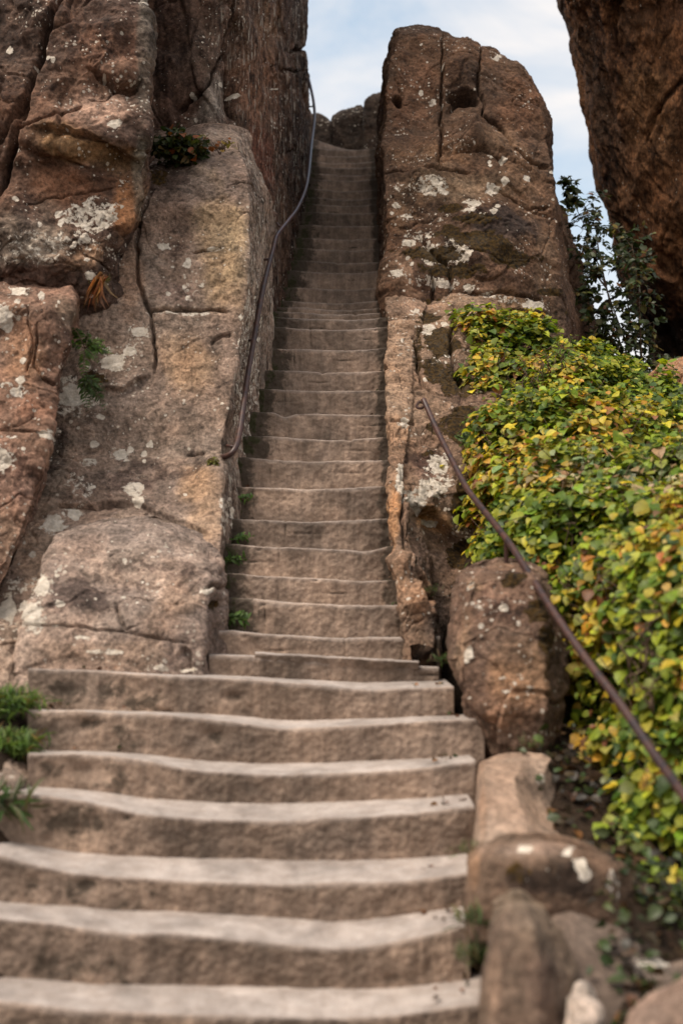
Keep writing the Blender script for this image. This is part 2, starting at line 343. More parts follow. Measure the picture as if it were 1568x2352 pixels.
def rock(name, rows, mat, back=(0, 1.0, 0), round_=60, px=2.7, amp=(0.05, 0.02, 0.006), facet=0.03, fscale=0.55, freq=1.1,
         cracks=(), ledges=(), bumps=(), base=((0.30, 0.19, 0.12), (0.22, 0.14, 0.10)), paint=(), lichen=(), moss=(), stain=(), world=False, topcap=True, seed=0.0, vstretch=1.0, crease=0.022, spots=()):
    ctrl = np.array([[np.array(q, float) if world else P(*q) for q in r] for r in rows])
    bk = np.array(back, float)
    ctrl = np.concatenate([ctrl[:, :1] + bk, ctrl, ctrl[:, -1:] + bk], 1)
    g = dense_grid(ctrl, True, px)
    # close ring across the back
    bb = np.linspace(0, 1, 6)[1:-1]
    closing = g[:, -1:, :] * (1 - bb)[None, :, None] + g[:, :1, :] * bb[None, :, None]
    g = np.concatenate([g, closing], 1)
    g = relax(g, round_, True)
    if topcap:
        top = g[-1]; c = top.mean(0); caps = []
        for s, up in ((0.93, .010), (0.82, .022), (0.66, .035), (0.45, .045), (0.2, .05)):
            r = c + (top - c) * s; r[:, 2] += up; caps.append(r)
        g = np.concatenate([g, np.array(caps)], 0)
    nr, nc = g.shape[:2]; v = g.reshape(-1, 3)
    i, j = np.meshgrid(np.arange(nr - 1), np.arange(nc), indexing='ij'); j2 = (j + 1) % nc
    q = np.stack([i * nc + j, i * nc + j2, (i + 1) * nc + j2, (i + 1) * nc + j], -1).reshape(-1, 4)
    polys = [list(range(nc))[::-1], [(nr - 1) * nc + k for k in range(nc)]]
    me = make_mesh(name, v, q, polys)
    N = normals(me)
    sx_, sy_, dep = proj(v)
    w_ = v * np.array([1, 1, vstretch]) + seed
    d = amp[0] * 1.6 * fbm(w_ * freq, 4) + amp[1] * 1.6 * fbm(w_ * freq * 4.1 + 5, 3) + amp[2] * 1.6 * fbm(w_ * 21 + 9, 3)
    if facet:
        warp = 0.25 * np.stack([fbm(w_ * 1.7 + 31, 2), fbm(w_ * 1.7 + 57, 2), fbm(w_ * 1.7 + 83, 2)], 1)
        f1, f2, rnd, off = worley((w_ + warp) / fscale)
        ang = rnd * 6.283 * 7
        sl = off[:, 0] * np.cos(ang) + off[:, 2] * np.sin(ang) + 0.4 * off[:, 1] * np.sin(ang * 2)
        d += facet * ((rnd - 0.5) * 1.2 + 0.9 * sl) * smooth01((f2 - f1) / 0.10)
        d -= facet * 0.55 * np.exp(-((f2 - f1) / 0.045) ** 2) * (rnd > 0.45)
    if crease:
        w3 = w_ * 1.15 + 0.35 * np.stack([fbm(w_ * 3.1 + 15, 3), fbm(w_ * 3.1 + 55, 3), fbm(w_ * 3.1 + 95, 3)], 1)
        rg = np.abs(perlin(w3 + 131)); gate = smooth01(fbm(w_ * 0.9 + 211, 2) * 1.6 + 0.45)
        d -= crease * gate * np.exp(-(rg / 0.022) ** 2)
        rg = np.abs(perlin(w3 * 2.3 + 171)); gate = smooth01(fbm(w_ * 1.3 + 251, 2) * 1.8 + 0.2)
        d -= 0.55 * crease * gate * np.exp(-(rg / 0.035) ** 2)
    wob = 7.0 * fbm(v * 5.0 + 3, 3); wob2 = 7.0 * fbm(v * 5.0 + 43, 3)
    X_, Y_ = sx_ + wob, sy_ + wob2
    for poly, wd, dp in cracks:
        dist, _, t = seg_info(X_, Y_, poly)
        taper = smooth01(np.minimum(t, 1 - t) * 6 + 0.35)
        d -= 1.25 * dp * taper * np.exp(-(dist / (0.62 * wd)) ** 2)
    for poly, am, ln in ledges:
        dist, s, t = seg_info(X_, Y_, poly)
        taper = smooth01(np.minimum(t, 1 - t) * 5)
        d += am * taper * np.where(s > 0, smooth01(dist / 5) * np.exp(-dist / ln), 0)
    for (bx, by, rx, ry, am) in bumps:
        rr = ((X_ - bx) / rx) ** 2 + ((Y_ - by) / ry) ** 2
        d += am * np.exp(-(rr ** 3 if am < -0.2 else rr))
    v2 = v + N * d[:, None]
    me.vertices.foreach_set('co', v2.astype(np.float32).ravel()); me.update()
    # colours and masks
    t = smooth01(fbm(v * 0.8 + 3 + seed, 4) * 1.3 + 0.5)[:, None]
    colr = np.array(base[0]) * t + np.array(base[1]) * (1 - t)
    nz = fbm(v * 2.6 + 71, 4) * 0.55; nz2 = fbm(v * 9 + 13, 3) * 0.35
    def patch(x, y, rx, ry, rot=0.0, grow=1.0):
        c_, s_ = math.cos(R(rot)), math.sin(R(rot))
        dx, dy = sx_ - x, sy_ - y
        a = (dx * c_ + dy * s_) / (rx * grow); bb_ = (-dx * s_ + dy * c_) / (ry * grow)
        return np.sqrt(a * a + bb_ * bb_)
    for pt in paint:
        (x, y, rx, ry, rot, cc, st) = pt
        m = st * smooth01((1.15 - patch(x, y, rx, ry, rot) + nz) * 1.3)
        colr = colr * (1 - m[:, None]) + np.array(cc) * m[:, None]
    msk = np.zeros((len(v), 4)); msk[:, 3] = smooth01((N[:, 0] - 0.30) / 0.35)
    for pt in lichen:
        x, y, rx, ry = pt[:4]; st = pt[4] if len(pt) > 4 else 1.0; rot = pt[5] if len(pt) > 5 else 0
        pd = patch(x, y, rx, ry, rot, 1.06)
        msk[:, 0] = np.maximum(msk[:, 0], st * np.maximum(0.94 * smooth01((1.2 - pd + nz2 + 0.6 * nz) * 1.8), 0.46 * smooth01((2.3 - pd + nz) * 0.9)))
    lr = random.Random(int(seed * 10) + 3)
    for (x0, y0, x1, y1, cnt) in spots:
        cl = [(lr.uniform(x0, x1), lr.uniform(y0, y1)) for _ in range(max(2, cnt // 6))]
        for _ in range(int(cnt * .42)):
            cx, cy = lr.choice(cl); sz = 2.6 + 7 * lr.random() ** 3
            x, y = lr.gauss(cx, 34), lr.gauss(cy, 26)
            dx, dy = (sx_ - x) / (sz * lr.uniform(.8, 1.5)), (sy_ - y) / sz
            msk[:, 0] = np.maximum(msk[:, 0], 0.72 * smooth01((1.6 - np.sqrt(dx * dx + dy * dy) + 1.6 * nz2) * 0.9))
    for pt in moss:
        x, y, rx, ry = pt[:4]; st = pt[4] if len(pt) > 4 else 1.0; rot = pt[5] if len(pt) > 5 else 0
        msk[:, 1] = np.maximum(msk[:, 1], st * smooth01((1.25 - patch(x, y, rx, ry, rot) + nz2 + nz) * 1.3))
    for pt in stain:  # mostly stains; a few patches are shade put into the colour
        x, y, rx, ry = pt[:4]; st = pt[4] if len(pt) > 4 else 1.0; rot = pt[5] if len(pt) > 5 else 0
        msk[:, 2] = np.maximum(msk[:, 2], st * smooth01((1.25 - patch(x, y, rx, ry, rot) + nz2 + nz) * 1.2))
    set_attr(me, 'Col', np.clip(colr, 0.01, 0.9)); set_attr(me, 'Msk', np.clip(msk, 0, 1))
    return link(name, me, mat)

RED = (0.25, 0.135, 0.085); BROWN = (0.20, 0.125, 0.082); TAN = (0.40, 0.27, 0.16); GREY = (0.30, 0.245, 0.205); PALE = (0.42, 0.33, 0.26)
DKB = (0.085, 0.06, 0.045); PURP = (0.15, 0.115, 0.105); ORANGE = (0.40, 0.20, 0.09); PINK = (0.36, 0.25, 0.20)

# upper left block
def rowA(y, zs, xr, xs, zside, x4=260):
    return [(-760, y, zs[0]), (20, y, zs[1]), (150, y, zs[2]), (x4, y, zs[3]), (xr, y - 8, zs[4]), (xs, y - 12, zside)]
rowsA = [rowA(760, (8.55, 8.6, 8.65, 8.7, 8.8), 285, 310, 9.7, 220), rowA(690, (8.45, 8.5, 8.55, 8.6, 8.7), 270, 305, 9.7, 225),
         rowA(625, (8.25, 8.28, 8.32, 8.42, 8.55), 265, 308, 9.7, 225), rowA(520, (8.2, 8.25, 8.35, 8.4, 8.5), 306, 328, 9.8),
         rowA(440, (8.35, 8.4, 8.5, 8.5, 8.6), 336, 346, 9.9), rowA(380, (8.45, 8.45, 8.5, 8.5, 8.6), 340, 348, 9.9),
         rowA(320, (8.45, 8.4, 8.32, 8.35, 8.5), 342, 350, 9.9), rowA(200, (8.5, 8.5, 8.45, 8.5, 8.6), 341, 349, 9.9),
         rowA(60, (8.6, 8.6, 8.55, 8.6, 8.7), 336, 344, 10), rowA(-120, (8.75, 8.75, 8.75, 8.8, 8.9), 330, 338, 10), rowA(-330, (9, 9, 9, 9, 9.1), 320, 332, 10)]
o = rock('rock_block', rowsA, M_ROCK, back=(0, 1.5, 0), round_=50, amp=(0.06, 0.022, 0.006), facet=0.035, fscale=0.8, base=((0.150, 0.090, 0.064), (0.092, 0.062, 0.051)),  # base and top patches darkened, putting upper corner shade into the colour
  cracks=[([(150, -40), (112, 70), (88, 140), (62, 235), (42, 300), (22, 380), (0, 440)], 9, 0.28), ([(42, 300), (130, 272), (185, 245)], 5, 0.07),
          ([(200, 152), (245, 178), (262, 200), (300, 205), (322, 190)], 6, 0.11), ([(0, 330), (60, 220)], 10, 0.12), ([(60, 470), (100, 455), (260, 430)], 3, 0.03),
          ([(262, 200), (250, 225), (205, 225)], 4, 0.05)],
  ledges=[([(60, 300), (150, 290), (250, 325), (340, 380)], -0.12, 60), ([(200, 152), (245, 178), (262, 200), (300, 205), (330, 185)], -0.10, 45)],
  bumps=[(285, 165, 40, 30, 0.07), (120, 330, 70, 30, 0.06)],
  paint=[(60, 60, 90, 140, 0, (0.12, 0.08, 0.06), .7), (230, 110, 90, 90, 10, (0.20, 0.115, 0.08), .8), (230, 250, 80, 55, 0, PINK, .8), (180, 340, 130, 45, 15, (0.24, 0.15, 0.075), .8),
         (150, 420, 110, 45, 0, RED, .8), (300, 470, 45, 70, 20, ORANGE, .55), (90, 540, 130, 70, -10, (0.36, 0.31, 0.26), .8), (200, 580, 80, 40, -20, (0.40, 0.27, 0.18), .6), (20, 520, 50, 60, 0, DKB, .5),
         (328, 100, 16, 200, 0, (0.16, 0.15, 0.13), .6), (322, 420, 16, 120, 0, (0.2, 0.2, 0.17), .6)],
  lichen=[(205, 495, 75, 45, .62), (120, 560, 90, 50, .5), (60, 590, 60, 30, .5), (340, 5, 30, 8), (260, 288, 18, 12, .8), (175, 545, 60, 30, .55), (300, 440, 40, 60, .36), (250, 560, 35, 50, .4), (210, 632, 10, 7)],
  stain=[(60, 80, 120, 160, .5), (200, 90, 140, 80, .45), (60, 490, 30, 60, .6)], spots=[(60, 20, 320, 250, 40), (40, 440, 300, 620, 60)], seed=2.0)
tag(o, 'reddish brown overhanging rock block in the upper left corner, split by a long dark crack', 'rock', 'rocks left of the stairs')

# cliff behind, whose right side is the left wall of the stair passage
rowsB = []
for z, xs in ((0.6, (-1.75, -1.2, -.95, -.72, -.60, -.44, -.43, -.43)), (3.0, (-1.75, -1.2, -.95, -.71, -.60, -.44, -.43, -.43)), (5.0, (-1.75, -1.22, -.95, -.73, -.62, -.46, -.45, -.44)),
              (6.5, (-1.75, -1.24, -.96, -.80, -.70, -.50, -.49, -.48)), (7.9, (-1.75, -1.22, -.93, -.80, -.70, -.515, -.515, -.49)), (8.9, (-1.72, -1.2, -.92, -.80, -.69, -.53, -.54, -.51)),
              (9.45, (-1.7, -1.2, -.9, -.80, -.68, -.56, -.60, -.55)), (9.9, (-1.7, -1.2, -.9, -.80, -.68, -.55, -.62, -.64)), (10.6, (-1.7, -1.2, -.9, -.8, -.68, -.53, -.62, -.65)), (12.0, (-1.7, -1.2, -.9, -.8, -.68, -.53, -.62, -.65))):
    ys = (10.25, 10.15, 10.45, 11.1, 12.5, 13.9, 15.6, 17.6)
    zz = z if z > 1 else z
    rowsB.append([(-3.1, 10.5, z)] + [(a, b_, zz) for a, b_ in zip(xs, ys)])
o = rock('cliff', rowsB, M_WALL, back=(-1.2, 1.2, 0), round_=40, px=3.2, amp=(0.05, 0.025, 0.007), facet=0.05, fscale=0.55, vstretch=0.45, base=((0.118, 0.074, 0.054), (0.088, 0.056, 0.044)), world=True,
  cracks=[([(545, -30), (520, 120), (470, 200), (400, 260)], 6, 0.12), ([(640, -20), (655, 60), (640, 130), (610, 170)], 6, 0.07), ([(520, 120), (540, 240), (560, 300)], 5, 0.08), ([(640, 150), (660, 165), (690, 165)], 5, 0.05),
          ([(665, 120), (690, 113), (720, 112)], 7, 0.10), ([(700, 165), (730, 165)], 4, 0.05)],
  ledges=[([(420, 120), (395, 200), (400, 300)], 0.10, 60), ([(560, 30), (545, 140), (550, 300)], -0.12, 60)],
  paint=[(450, 100, 70, 130, 0, (0.14, 0.10, 0.08), .7), (485, 235, 45, 70, 15, (0.27, 0.24, 0.215), .9), (600, 200, 60, 140, 0, (0.21, 0.115, 0.075), .7), (625, 60, 40, 70, 0, (0.24, 0.15, 0.1), .6), (600, 420, 40, 160, 0, (0.19, 0.085, 0.06), .8), (640, 550, 50, 130, 0, (0.15, 0.10, 0.075), .6), (690, 60, 14, 140, 0, DKB, .6)],
  lichen=[(590, 650, 20, 150, .42), (560, 900, 30, 150, .45), (620, 560, 14, 60, .4)], stain=[(400, 80, 90, 140, .5), (690, 400, 30, 300, .35)], spots=[(360, 100, 560, 280, 20)], seed=5.0)
tag(o, 'tall brown cliff whose streaked right side walls the narrow stairs on the left', 'cliff', 'rocks left of the stairs')

# smooth upright slab with its corner towards the stairs
rowsC = [
 [(-130, 1600, 6.95), (120, 1600, 6.95), (300, 1600, 6.95), (430, 1600, 6.98), (508, 1590, 7.05), (560, 1500, 9.6)],
 [(-110, 1340, 7.36), (60, 1340, 7.34), (250, 1330, 7.34), (420, 1320, 7.36), (506, 1310, 7.42), (592, 1250, 9.7)],
 [(-90, 1180, 7.86), (90, 1180, 7.84), (270, 1172, 7.84), (430, 1168, 7.86), (512, 1160, 7.9), (606, 1100, 9.8)],
 [(-90, 1040, 8.2), (110, 1040, 8.25), (290, 1040, 8.3), (430, 1040, 8.3), (508, 1030, 8.3), (618, 960, 9.9)],
 [(-70, 900, 8.4), (160, 900, 8.45), (300, 900, 8.5), (440, 900, 8.5), (534, 890, 8.5), (628, 850, 10)],
 [(-50, 750, 8.55), (200, 750, 8.6), (330, 750, 8.65), (450, 750, 8.65), (560, 740, 8.7), (634, 700, 10.1)],
 [(-50, 600, 8.9), (240, 600, 8.8), (330, 600, 8.8), (450, 600, 8.8), (576, 590, 8.85), (630, 560, 10.2)],
 [(-30, 470, 9.3), (270, 470, 9.0), (345, 470, 8.95), (460, 470, 8.95), (577, 470, 9.0), (618, 450, 10.2)],
 [(100, 395, 9.7), (300, 400, 9.4), (350, 398, 9.15), (460, 392, 9.1), (566, 400, 9.15), (596, 390, 10.2)],
 [(100, 330, 9.9), (300, 360, 9.8), (360, 362, 9.5), (470, 310, 9.4), (545, 320, 9.5), (585, 320, 10.3)],
 [(120, 300, 10.1), (310, 330, 10.1), (370, 330, 10.0), (480, 285, 9.9), (525, 290, 9.95), (575, 300, 10.4)]]
o = rock('rock_slab', rowsC, M_WALL, back=(-0.1, 0.7, 0), round_=12, px=2.5, amp=(0.035, 0.010, 0.004), facet=0.010, crease=0.012, fscale=0.7, base=((0.265, 0.205, 0.168), (0.195, 0.150, 0.128)),
  cracks=[([(345, 440), (322, 500), (312, 580), (318, 650), (345, 720), (356, 790), (355, 850)], 6, 0.07), ([(335, 708), (400, 712), (440, 706), (525, 715)], 5, 0.07), ([(440, 575), (470, 568), (512, 566)], 4, 0.05),
          ([(485, 785), (510, 770), (530, 765)], 5, 0.04), ([(330, 485), (285, 555), (258, 615)], 5, 0.15), ([(430, 1050), (470, 1042)], 4, 0.05), ([(60, 1200), (140, 1160), (300, 1150)], 4, 0.05), ([(130, 870), (90, 1050), (60, 1180), (0, 1345)], 6, 0.16)],
  ledges=[([(355, 850), (280, 900), (200, 900)], 0.06, 50), ([(330, 715), (420, 720), (520, 722)], 0.03, 60), ([(100, 1160), (300, 1140), (430, 1190), (500, 1230)], -0.05, 40)],
  bumps=[(440, 560, 70, 90, -0.03), (545, 640, 20, 160, 0.03), (490, 1110, 35, 50, 0.05), (330, 930, 90, 40, 0.03)],
  paint=[(405, 560, 45, 150, 3, (0.17, 0.125, 0.10), .85), (500, 560, 60, 170, -5, (0.36, 0.265, 0.165), .75), (545, 600, 30, 130, 0, (0.42, 0.315, 0.20), .6), (400, 670, 60, 40, 0, (0.20, 0.14, 0.12), .7), (330, 950, 190, 100, 0, (0.235, 0.188, 0.162), .7), (440, 850, 60, 80, -10, (0.29, 0.21, 0.135), .6), (430, 800, 70, 60, 0, (0.36, 0.25, 0.17), .5),
         (300, 660, 40, 120, 0, (0.36, 0.23, 0.16), .6), (360, 1000, 160, 70, -10, (0.23, 0.185, 0.155), .8), (260, 1110, 160, 50, 0, (0.22, 0.17, 0.145), .7), (250, 1190, 200, 40, 0, (0.31, 0.245, 0.205), .75), (450, 1120, 60, 50, 0, (0.40, 0.26, 0.16), .7), (130, 1080, 45, 130, 15, (0.165, 0.15, 0.13), .7), (80, 1260, 60, 110, 15, (0.33, 0.24, 0.18), .7), (480, 1200, 40, 60, 0, (0.36, 0.25, 0.17), .6)],
  lichen=[(170, 915, 34, 36), (320, 760, 20, 14), (265, 835, 28, 26, .9), (300, 805, 20, 14, .9), (375, 563, 16, 8), (275, 1040, 18, 11), (300, 1030, 10, 10), (125, 1205, 22, 16), (170, 1175, 17, 15, .9), (15, 1400, 22, 28), (205, 1060, 24, 12, .6), (310, 1115, 26, 20, .7), (320, 1145, 16, 12, .8), (215, 1020, 14, 10, .7), (60, 1390, 18, 12, .8), (98, 1350, 16, 26),
          (585, 620, 20, 200, .42), (575, 800, 26, 160, .5), (555, 950, 25, 110, .5), (520, 1180, 18, 60, .55), (440, 660, 30, 30, .45), (180, 1110, 40, 30, .5), (250, 850, 60, 60, .42), (40, 1340, 30, 30, .5), (400, 715, 110, 8, .6), (490, 568, 30, 8, .6)],
  moss=[(490, 1066, 14, 13, .75), (210, 870, 34, 26, .62), (360, 410, 30, 18, .5)], stain=[(405, 560, 40, 150, .35), (300, 1080, 200, 80, .35), (360, 420, 80, 26, .9), (130, 1000, 30, 90, .5)], spots=[(80, 880, 500, 1250, 80), (200, 600, 560, 860, 40), (20, 1200, 110, 1500, 20)], seed=9.0)
tag(o, 'smooth tan rock slab with a vertical dark water stain, its corner at the iron handrail', 'rock', 'rocks left of the stairs')

rowsD = [
 [(-760, 1440, 7.0), (-100, 1440, 7.0), (-60, 1440, 7.05), (-25, 1410, 7.1), (-5, 1400, 7.6)],
 [(-760, 1300, 7.1), (-60, 1300, 7.15), (-10, 1300, 7.2), (26, 1290, 7.2), (36, 1280, 7.7)],
 [(-760, 1150, 7.3), (-20, 1150, 7.35), (40, 1150, 7.35), (75, 1150, 7.4), (84, 1140, 7.9)],
 [(-760, 1000, 7.45), (0, 1000, 7.5), (60, 1000, 7.5), (106, 1000, 7.55), (116, 990, 8.0)],
 [(-760, 880, 7.6), (0, 880, 7.6), (80, 880, 7.65), (134, 880, 7.7), (148, 870, 8.1)],
 [(-760, 760, 7.75), (0, 760, 7.75), (90, 760, 7.75), (163, 760, 7.8), (174, 750, 8.3)],
 [(-760, 685, 7.8), (0, 695, 7.8), (95, 712, 7.82), (170, 688, 7.9), (180, 675, 8.4)],
 [(-760, 645, 8.1), (0, 652, 8.1), (100, 675, 8.1), (160, 658, 8.1), (172, 650, 8.5)],
 [(-760, 630, 8.5), (0, 635, 8.5), (100, 650, 8.5), (150, 648, 8.5), (165, 645, 8.7)]]
o = rock('rock_slab', rowsD, M_ROCK, back=(0, 0.6, 0), round_=22, amp=(0.045, 0.016, 0.005), facet=0.02, fscale=0.6, base=((0.26, 0.172, 0.130), (0.20, 0.128, 0.098)),
  cracks=[([(0, 992), (60, 996), (100, 1000)], 3, 0.03), ([(90, 760), (75, 830), (95, 870), (130, 880)], 5, 0.05), ([(60, 700), (75, 790), (60, 860)], 4, 0.04)],
  ledges=[([(60, 720), (110, 730), (160, 720)], 0.05, 40)], bumps=[(110, 760, 40, 50, 0.05), (40, 790, 30, 60, -0.03)],
  paint=[(60, 820, 60, 110, 0, (0.33, 0.20, 0.125), .7), (60, 950, 70, 60, 0, (0.29, 0.16, 0.11), .8), (150, 720, 30, 40, 0, (0.16, 0.13, 0.10), .6), (30, 1080, 70, 100, 0, (0.25, 0.17, 0.14), .7), (10, 1240, 50, 80, 0, (0.30, 0.22, 0.17), .6)],
  lichen=[(45, 668, 24, 9), (12, 735, 18, 26, .9), (40, 905, 20, 16), (48, 880, 13, 12, .9), (12, 1055, 18, 18), (65, 730, 30, 12, .5), (40, 1010, 30, 8, .5), (20, 1250, 40, 50, .45), (20, 890, 20, 10, .6)], stain=[(150, 900, 20, 200, .5), (40, 1100, 60, 60, .4)], spots=[(0, 660, 140, 1200, 50)], seed=14.0)
tag(o, 'reddish flat rock slab at the left edge with round white lichen spots', 'rock', 'rocks left of the stairs')

rowsE = [
 [(30, 1640, 6.6), (80, 1650, 6.55), (200, 1650, 6.55), (350, 1640, 6.6), (465, 1640, 6.6), (528, 1600, 7.0)],
 [(44, 1545, 6.72), (75, 1545, 6.68), (200, 1548, 6.68), (350, 1548, 6.7), (468, 1546, 6.72), (528, 1530, 7.1)],
 [(50, 1450, 6.82), (80, 1445, 6.76), (210, 1440, 6.76), (360, 1450, 6.78), (472, 1450, 6.8), (532, 1440, 7.2)],
 [(78, 1370, 6.95), (105, 1360, 6.88), (215, 1350, 6.9), (360, 1360, 6.92), (490, 1380, 6.9), (534, 1370, 7.25)],
 [(95, 1300, 7.16), (120, 1285, 7.1), (220, 1275, 7.12), (360, 1275, 7.14), (480, 1310, 7.14), (514, 1300, 7.4)],
 [(110, 1250, 7.38), (150, 1235, 7.36), (240, 1225, 7.38), (350, 1215, 7.42), (440, 1252, 7.38), (498, 1270, 7.55)],
 [(130, 1230, 7.58), (180, 1212, 7.58), (260, 1196, 7.64), (335, 1190, 7.68), (410, 1222, 7.62), (478, 1248, 7.72)],
 [(170, 1212, 7.84), (200, 1200, 7.84), (260, 1184, 7.88), (330, 1178, 7.9), (390, 1198, 7.9), (450, 1222, 7.9)]]
o = rock('boulder', rowsE, M_ROCK, back=(0, 0.5, -0.1), round_=20, amp=(0.04, 0.010, 0.004), facet=0.014, crease=0.012, fscale=0.5, base=((0.36, 0.29, 0.25), (0.25, 0.205, 0.185)),
  cracks=[([(265, 1385), (272, 1420), (290, 1445), (340, 1430), (420, 1395)], 5, 0.03), ([(60, 1440), (150, 1440), (280, 1450), (430, 1480)], 4, 0.025), ([(470, 1350), (500, 1340), (525, 1350)], 7, 0.08)],
  ledges=[([(290, 1445), (350, 1425), (420, 1390), (480, 1380)], 0.06, 60), ([(420, 1480), (440, 1500), (450, 1545)], -0.05, 40)],
  bumps=[(475, 1355, 18, 10, 0.05), (500, 1385, 22, 20, -0.06)],
  paint=[(300, 1290, 150, 60, 0, (0.40, 0.32, 0.27), .6), (170, 1370, 90, 70, 10, (0.23, 0.185, 0.165), .7), (370, 1430, 80, 50, 0, (0.32, 0.23, 0.18), .6), (500, 1450, 30, 90, 0, (0.15, 0.115, 0.10), .75), (250, 1500, 170, 40, 0, (0.33, 0.26, 0.21), .6), (420, 1380, 60, 50, 0, (0.33, 0.24, 0.18), .5)],
  lichen=[(98, 1350, 15, 24), (82, 1420, 18, 34), (70, 1330, 12, 12, .8), (475, 1356, 15, 9, .85), (195, 1465, 28, 7, .8), (230, 1500, 60, 8, .6), (440, 1535, 40, 9, .7), (140, 1390, 14, 8, .8), (370, 1535, 20, 8, .8), (140, 1440, 40, 6, .5)],
  moss=[(500, 1385, 22, 14, .7)], stain=[(200, 1380, 120, 60, .4), (340, 1310, 140, 50, .25)], spots=[(80, 1240, 480, 1540, 40)], seed=21.0)
tag(o, 'rounded grey boulder filling the corner left of the stairs above the top wide step', 'boulder', 'rocks left of the stairs')

rowsS = [
 [(-760, 1640, 6.5), (-60, 1640, 6.45), (20, 1640, 6.45), (55, 1620, 6.6), (70, 1600, 6.9)],
 [(-760, 1560, 6.7), (-60, 1560, 6.62), (20, 1565, 6.62), (52, 1555, 6.72), (66, 1550, 7.0)],
 [(-760, 1490, 6.8), (-60, 1490, 6.72), (20, 1480, 6.72), (56, 1470, 6.8), (68, 1465, 7.1)],
 [(-760, 1440, 6.9), (-60, 1440, 6.8), (20, 1440, 6.82), (58, 1438, 6.9), (72, 1436, 7.2)],
 [(-760, 1420, 7.4), (-60, 1420, 7.3), (20, 1425, 7.3), (58, 1428, 7.3), (76, 1426, 7.5)]]
o = rock('ledge_stone', rowsS, M_ROCK, back=(0, 0.3, 0), round_=20, base=((0.31, 0.25, 0.21), (0.25, 0.20, 0.165)), cracks=[([(-20, 1475), (70, 1470)], 4, 0.05)], facet=0.012, seed=25.0, lichen=[(20, 1400, 20, 20)])
tag(o, 'low grey stone ledge at the left edge above the green grass patch', 'rock', 'rocks left of the stairs')

# ------------------------------------------------------------------ right of the stairs
rowsF = [
 [(884, 1100, 15), (893, 1150, 10.6), (1000, 1150, 10.6), (1100, 1150, 10.6), (1300, 1150, 10.8), (1345, 1100, 13)],
 [(874, 760, 15), (888, 750, 10.85), (1000, 740, 10.85), (1110, 740, 10.85), (1300, 740, 11.1), (1350, 740, 13)],
 [(870, 650, 15), (887, 645, 10.95), (1000, 630, 10.9), (1110, 630, 10.9), (1282, 640, 11.2), (1305, 640, 13)],
 [(868, 560, 15), (883, 540, 11.15), (1000, 530, 11.1), (1110, 520, 11.05), (1277, 540, 11.3), (1288, 540, 13)],
 [(867, 450, 15), (880, 430, 11.3), (1000, 420, 11.2), (1110, 420, 11.2), (1272, 430, 11.4), (1276, 430, 13)],
 [(866, 370, 15), (878, 335, 11.5), (1000, 335, 11.4), (1110, 330, 11.35), (1262, 340, 11.6), (1266, 340, 13)],
 [(868, 325, 15), (882, 300, 11.68), (1005, 305, 11.65), (1110, 300, 11.62), (1254, 300, 11.8), (1258, 290, 13)],
 [(872, 240, 14.8), (887, 210, 11.8), (1010, 210, 11.8), (1110, 210, 11.8), (1220, 215, 11.9), (1224, 210, 13)],
 [(882, 170, 14.5), (893, 150, 11.9), (1012, 150, 11.9), (1105, 150, 11.95), (1182, 155, 12), (1186, 150, 13)],
 [(900, 110, 14), (904, 98, 12), (1018, 98, 12), (1085, 112, 12.1), (1130, 122, 12.2), (1136, 120, 13)],
 [(912, 78, 13.2), (914, 72, 12.1), (1012, 78, 12.1), (1050, 100, 12.25), (1090, 112, 12.3), (1100, 112, 13)],
 [(940, 70, 13), (945, 68, 12.5), (980, 68, 12.6), (1010, 80, 12.6), (1040, 98, 12.6), (1050, 102, 13)]]
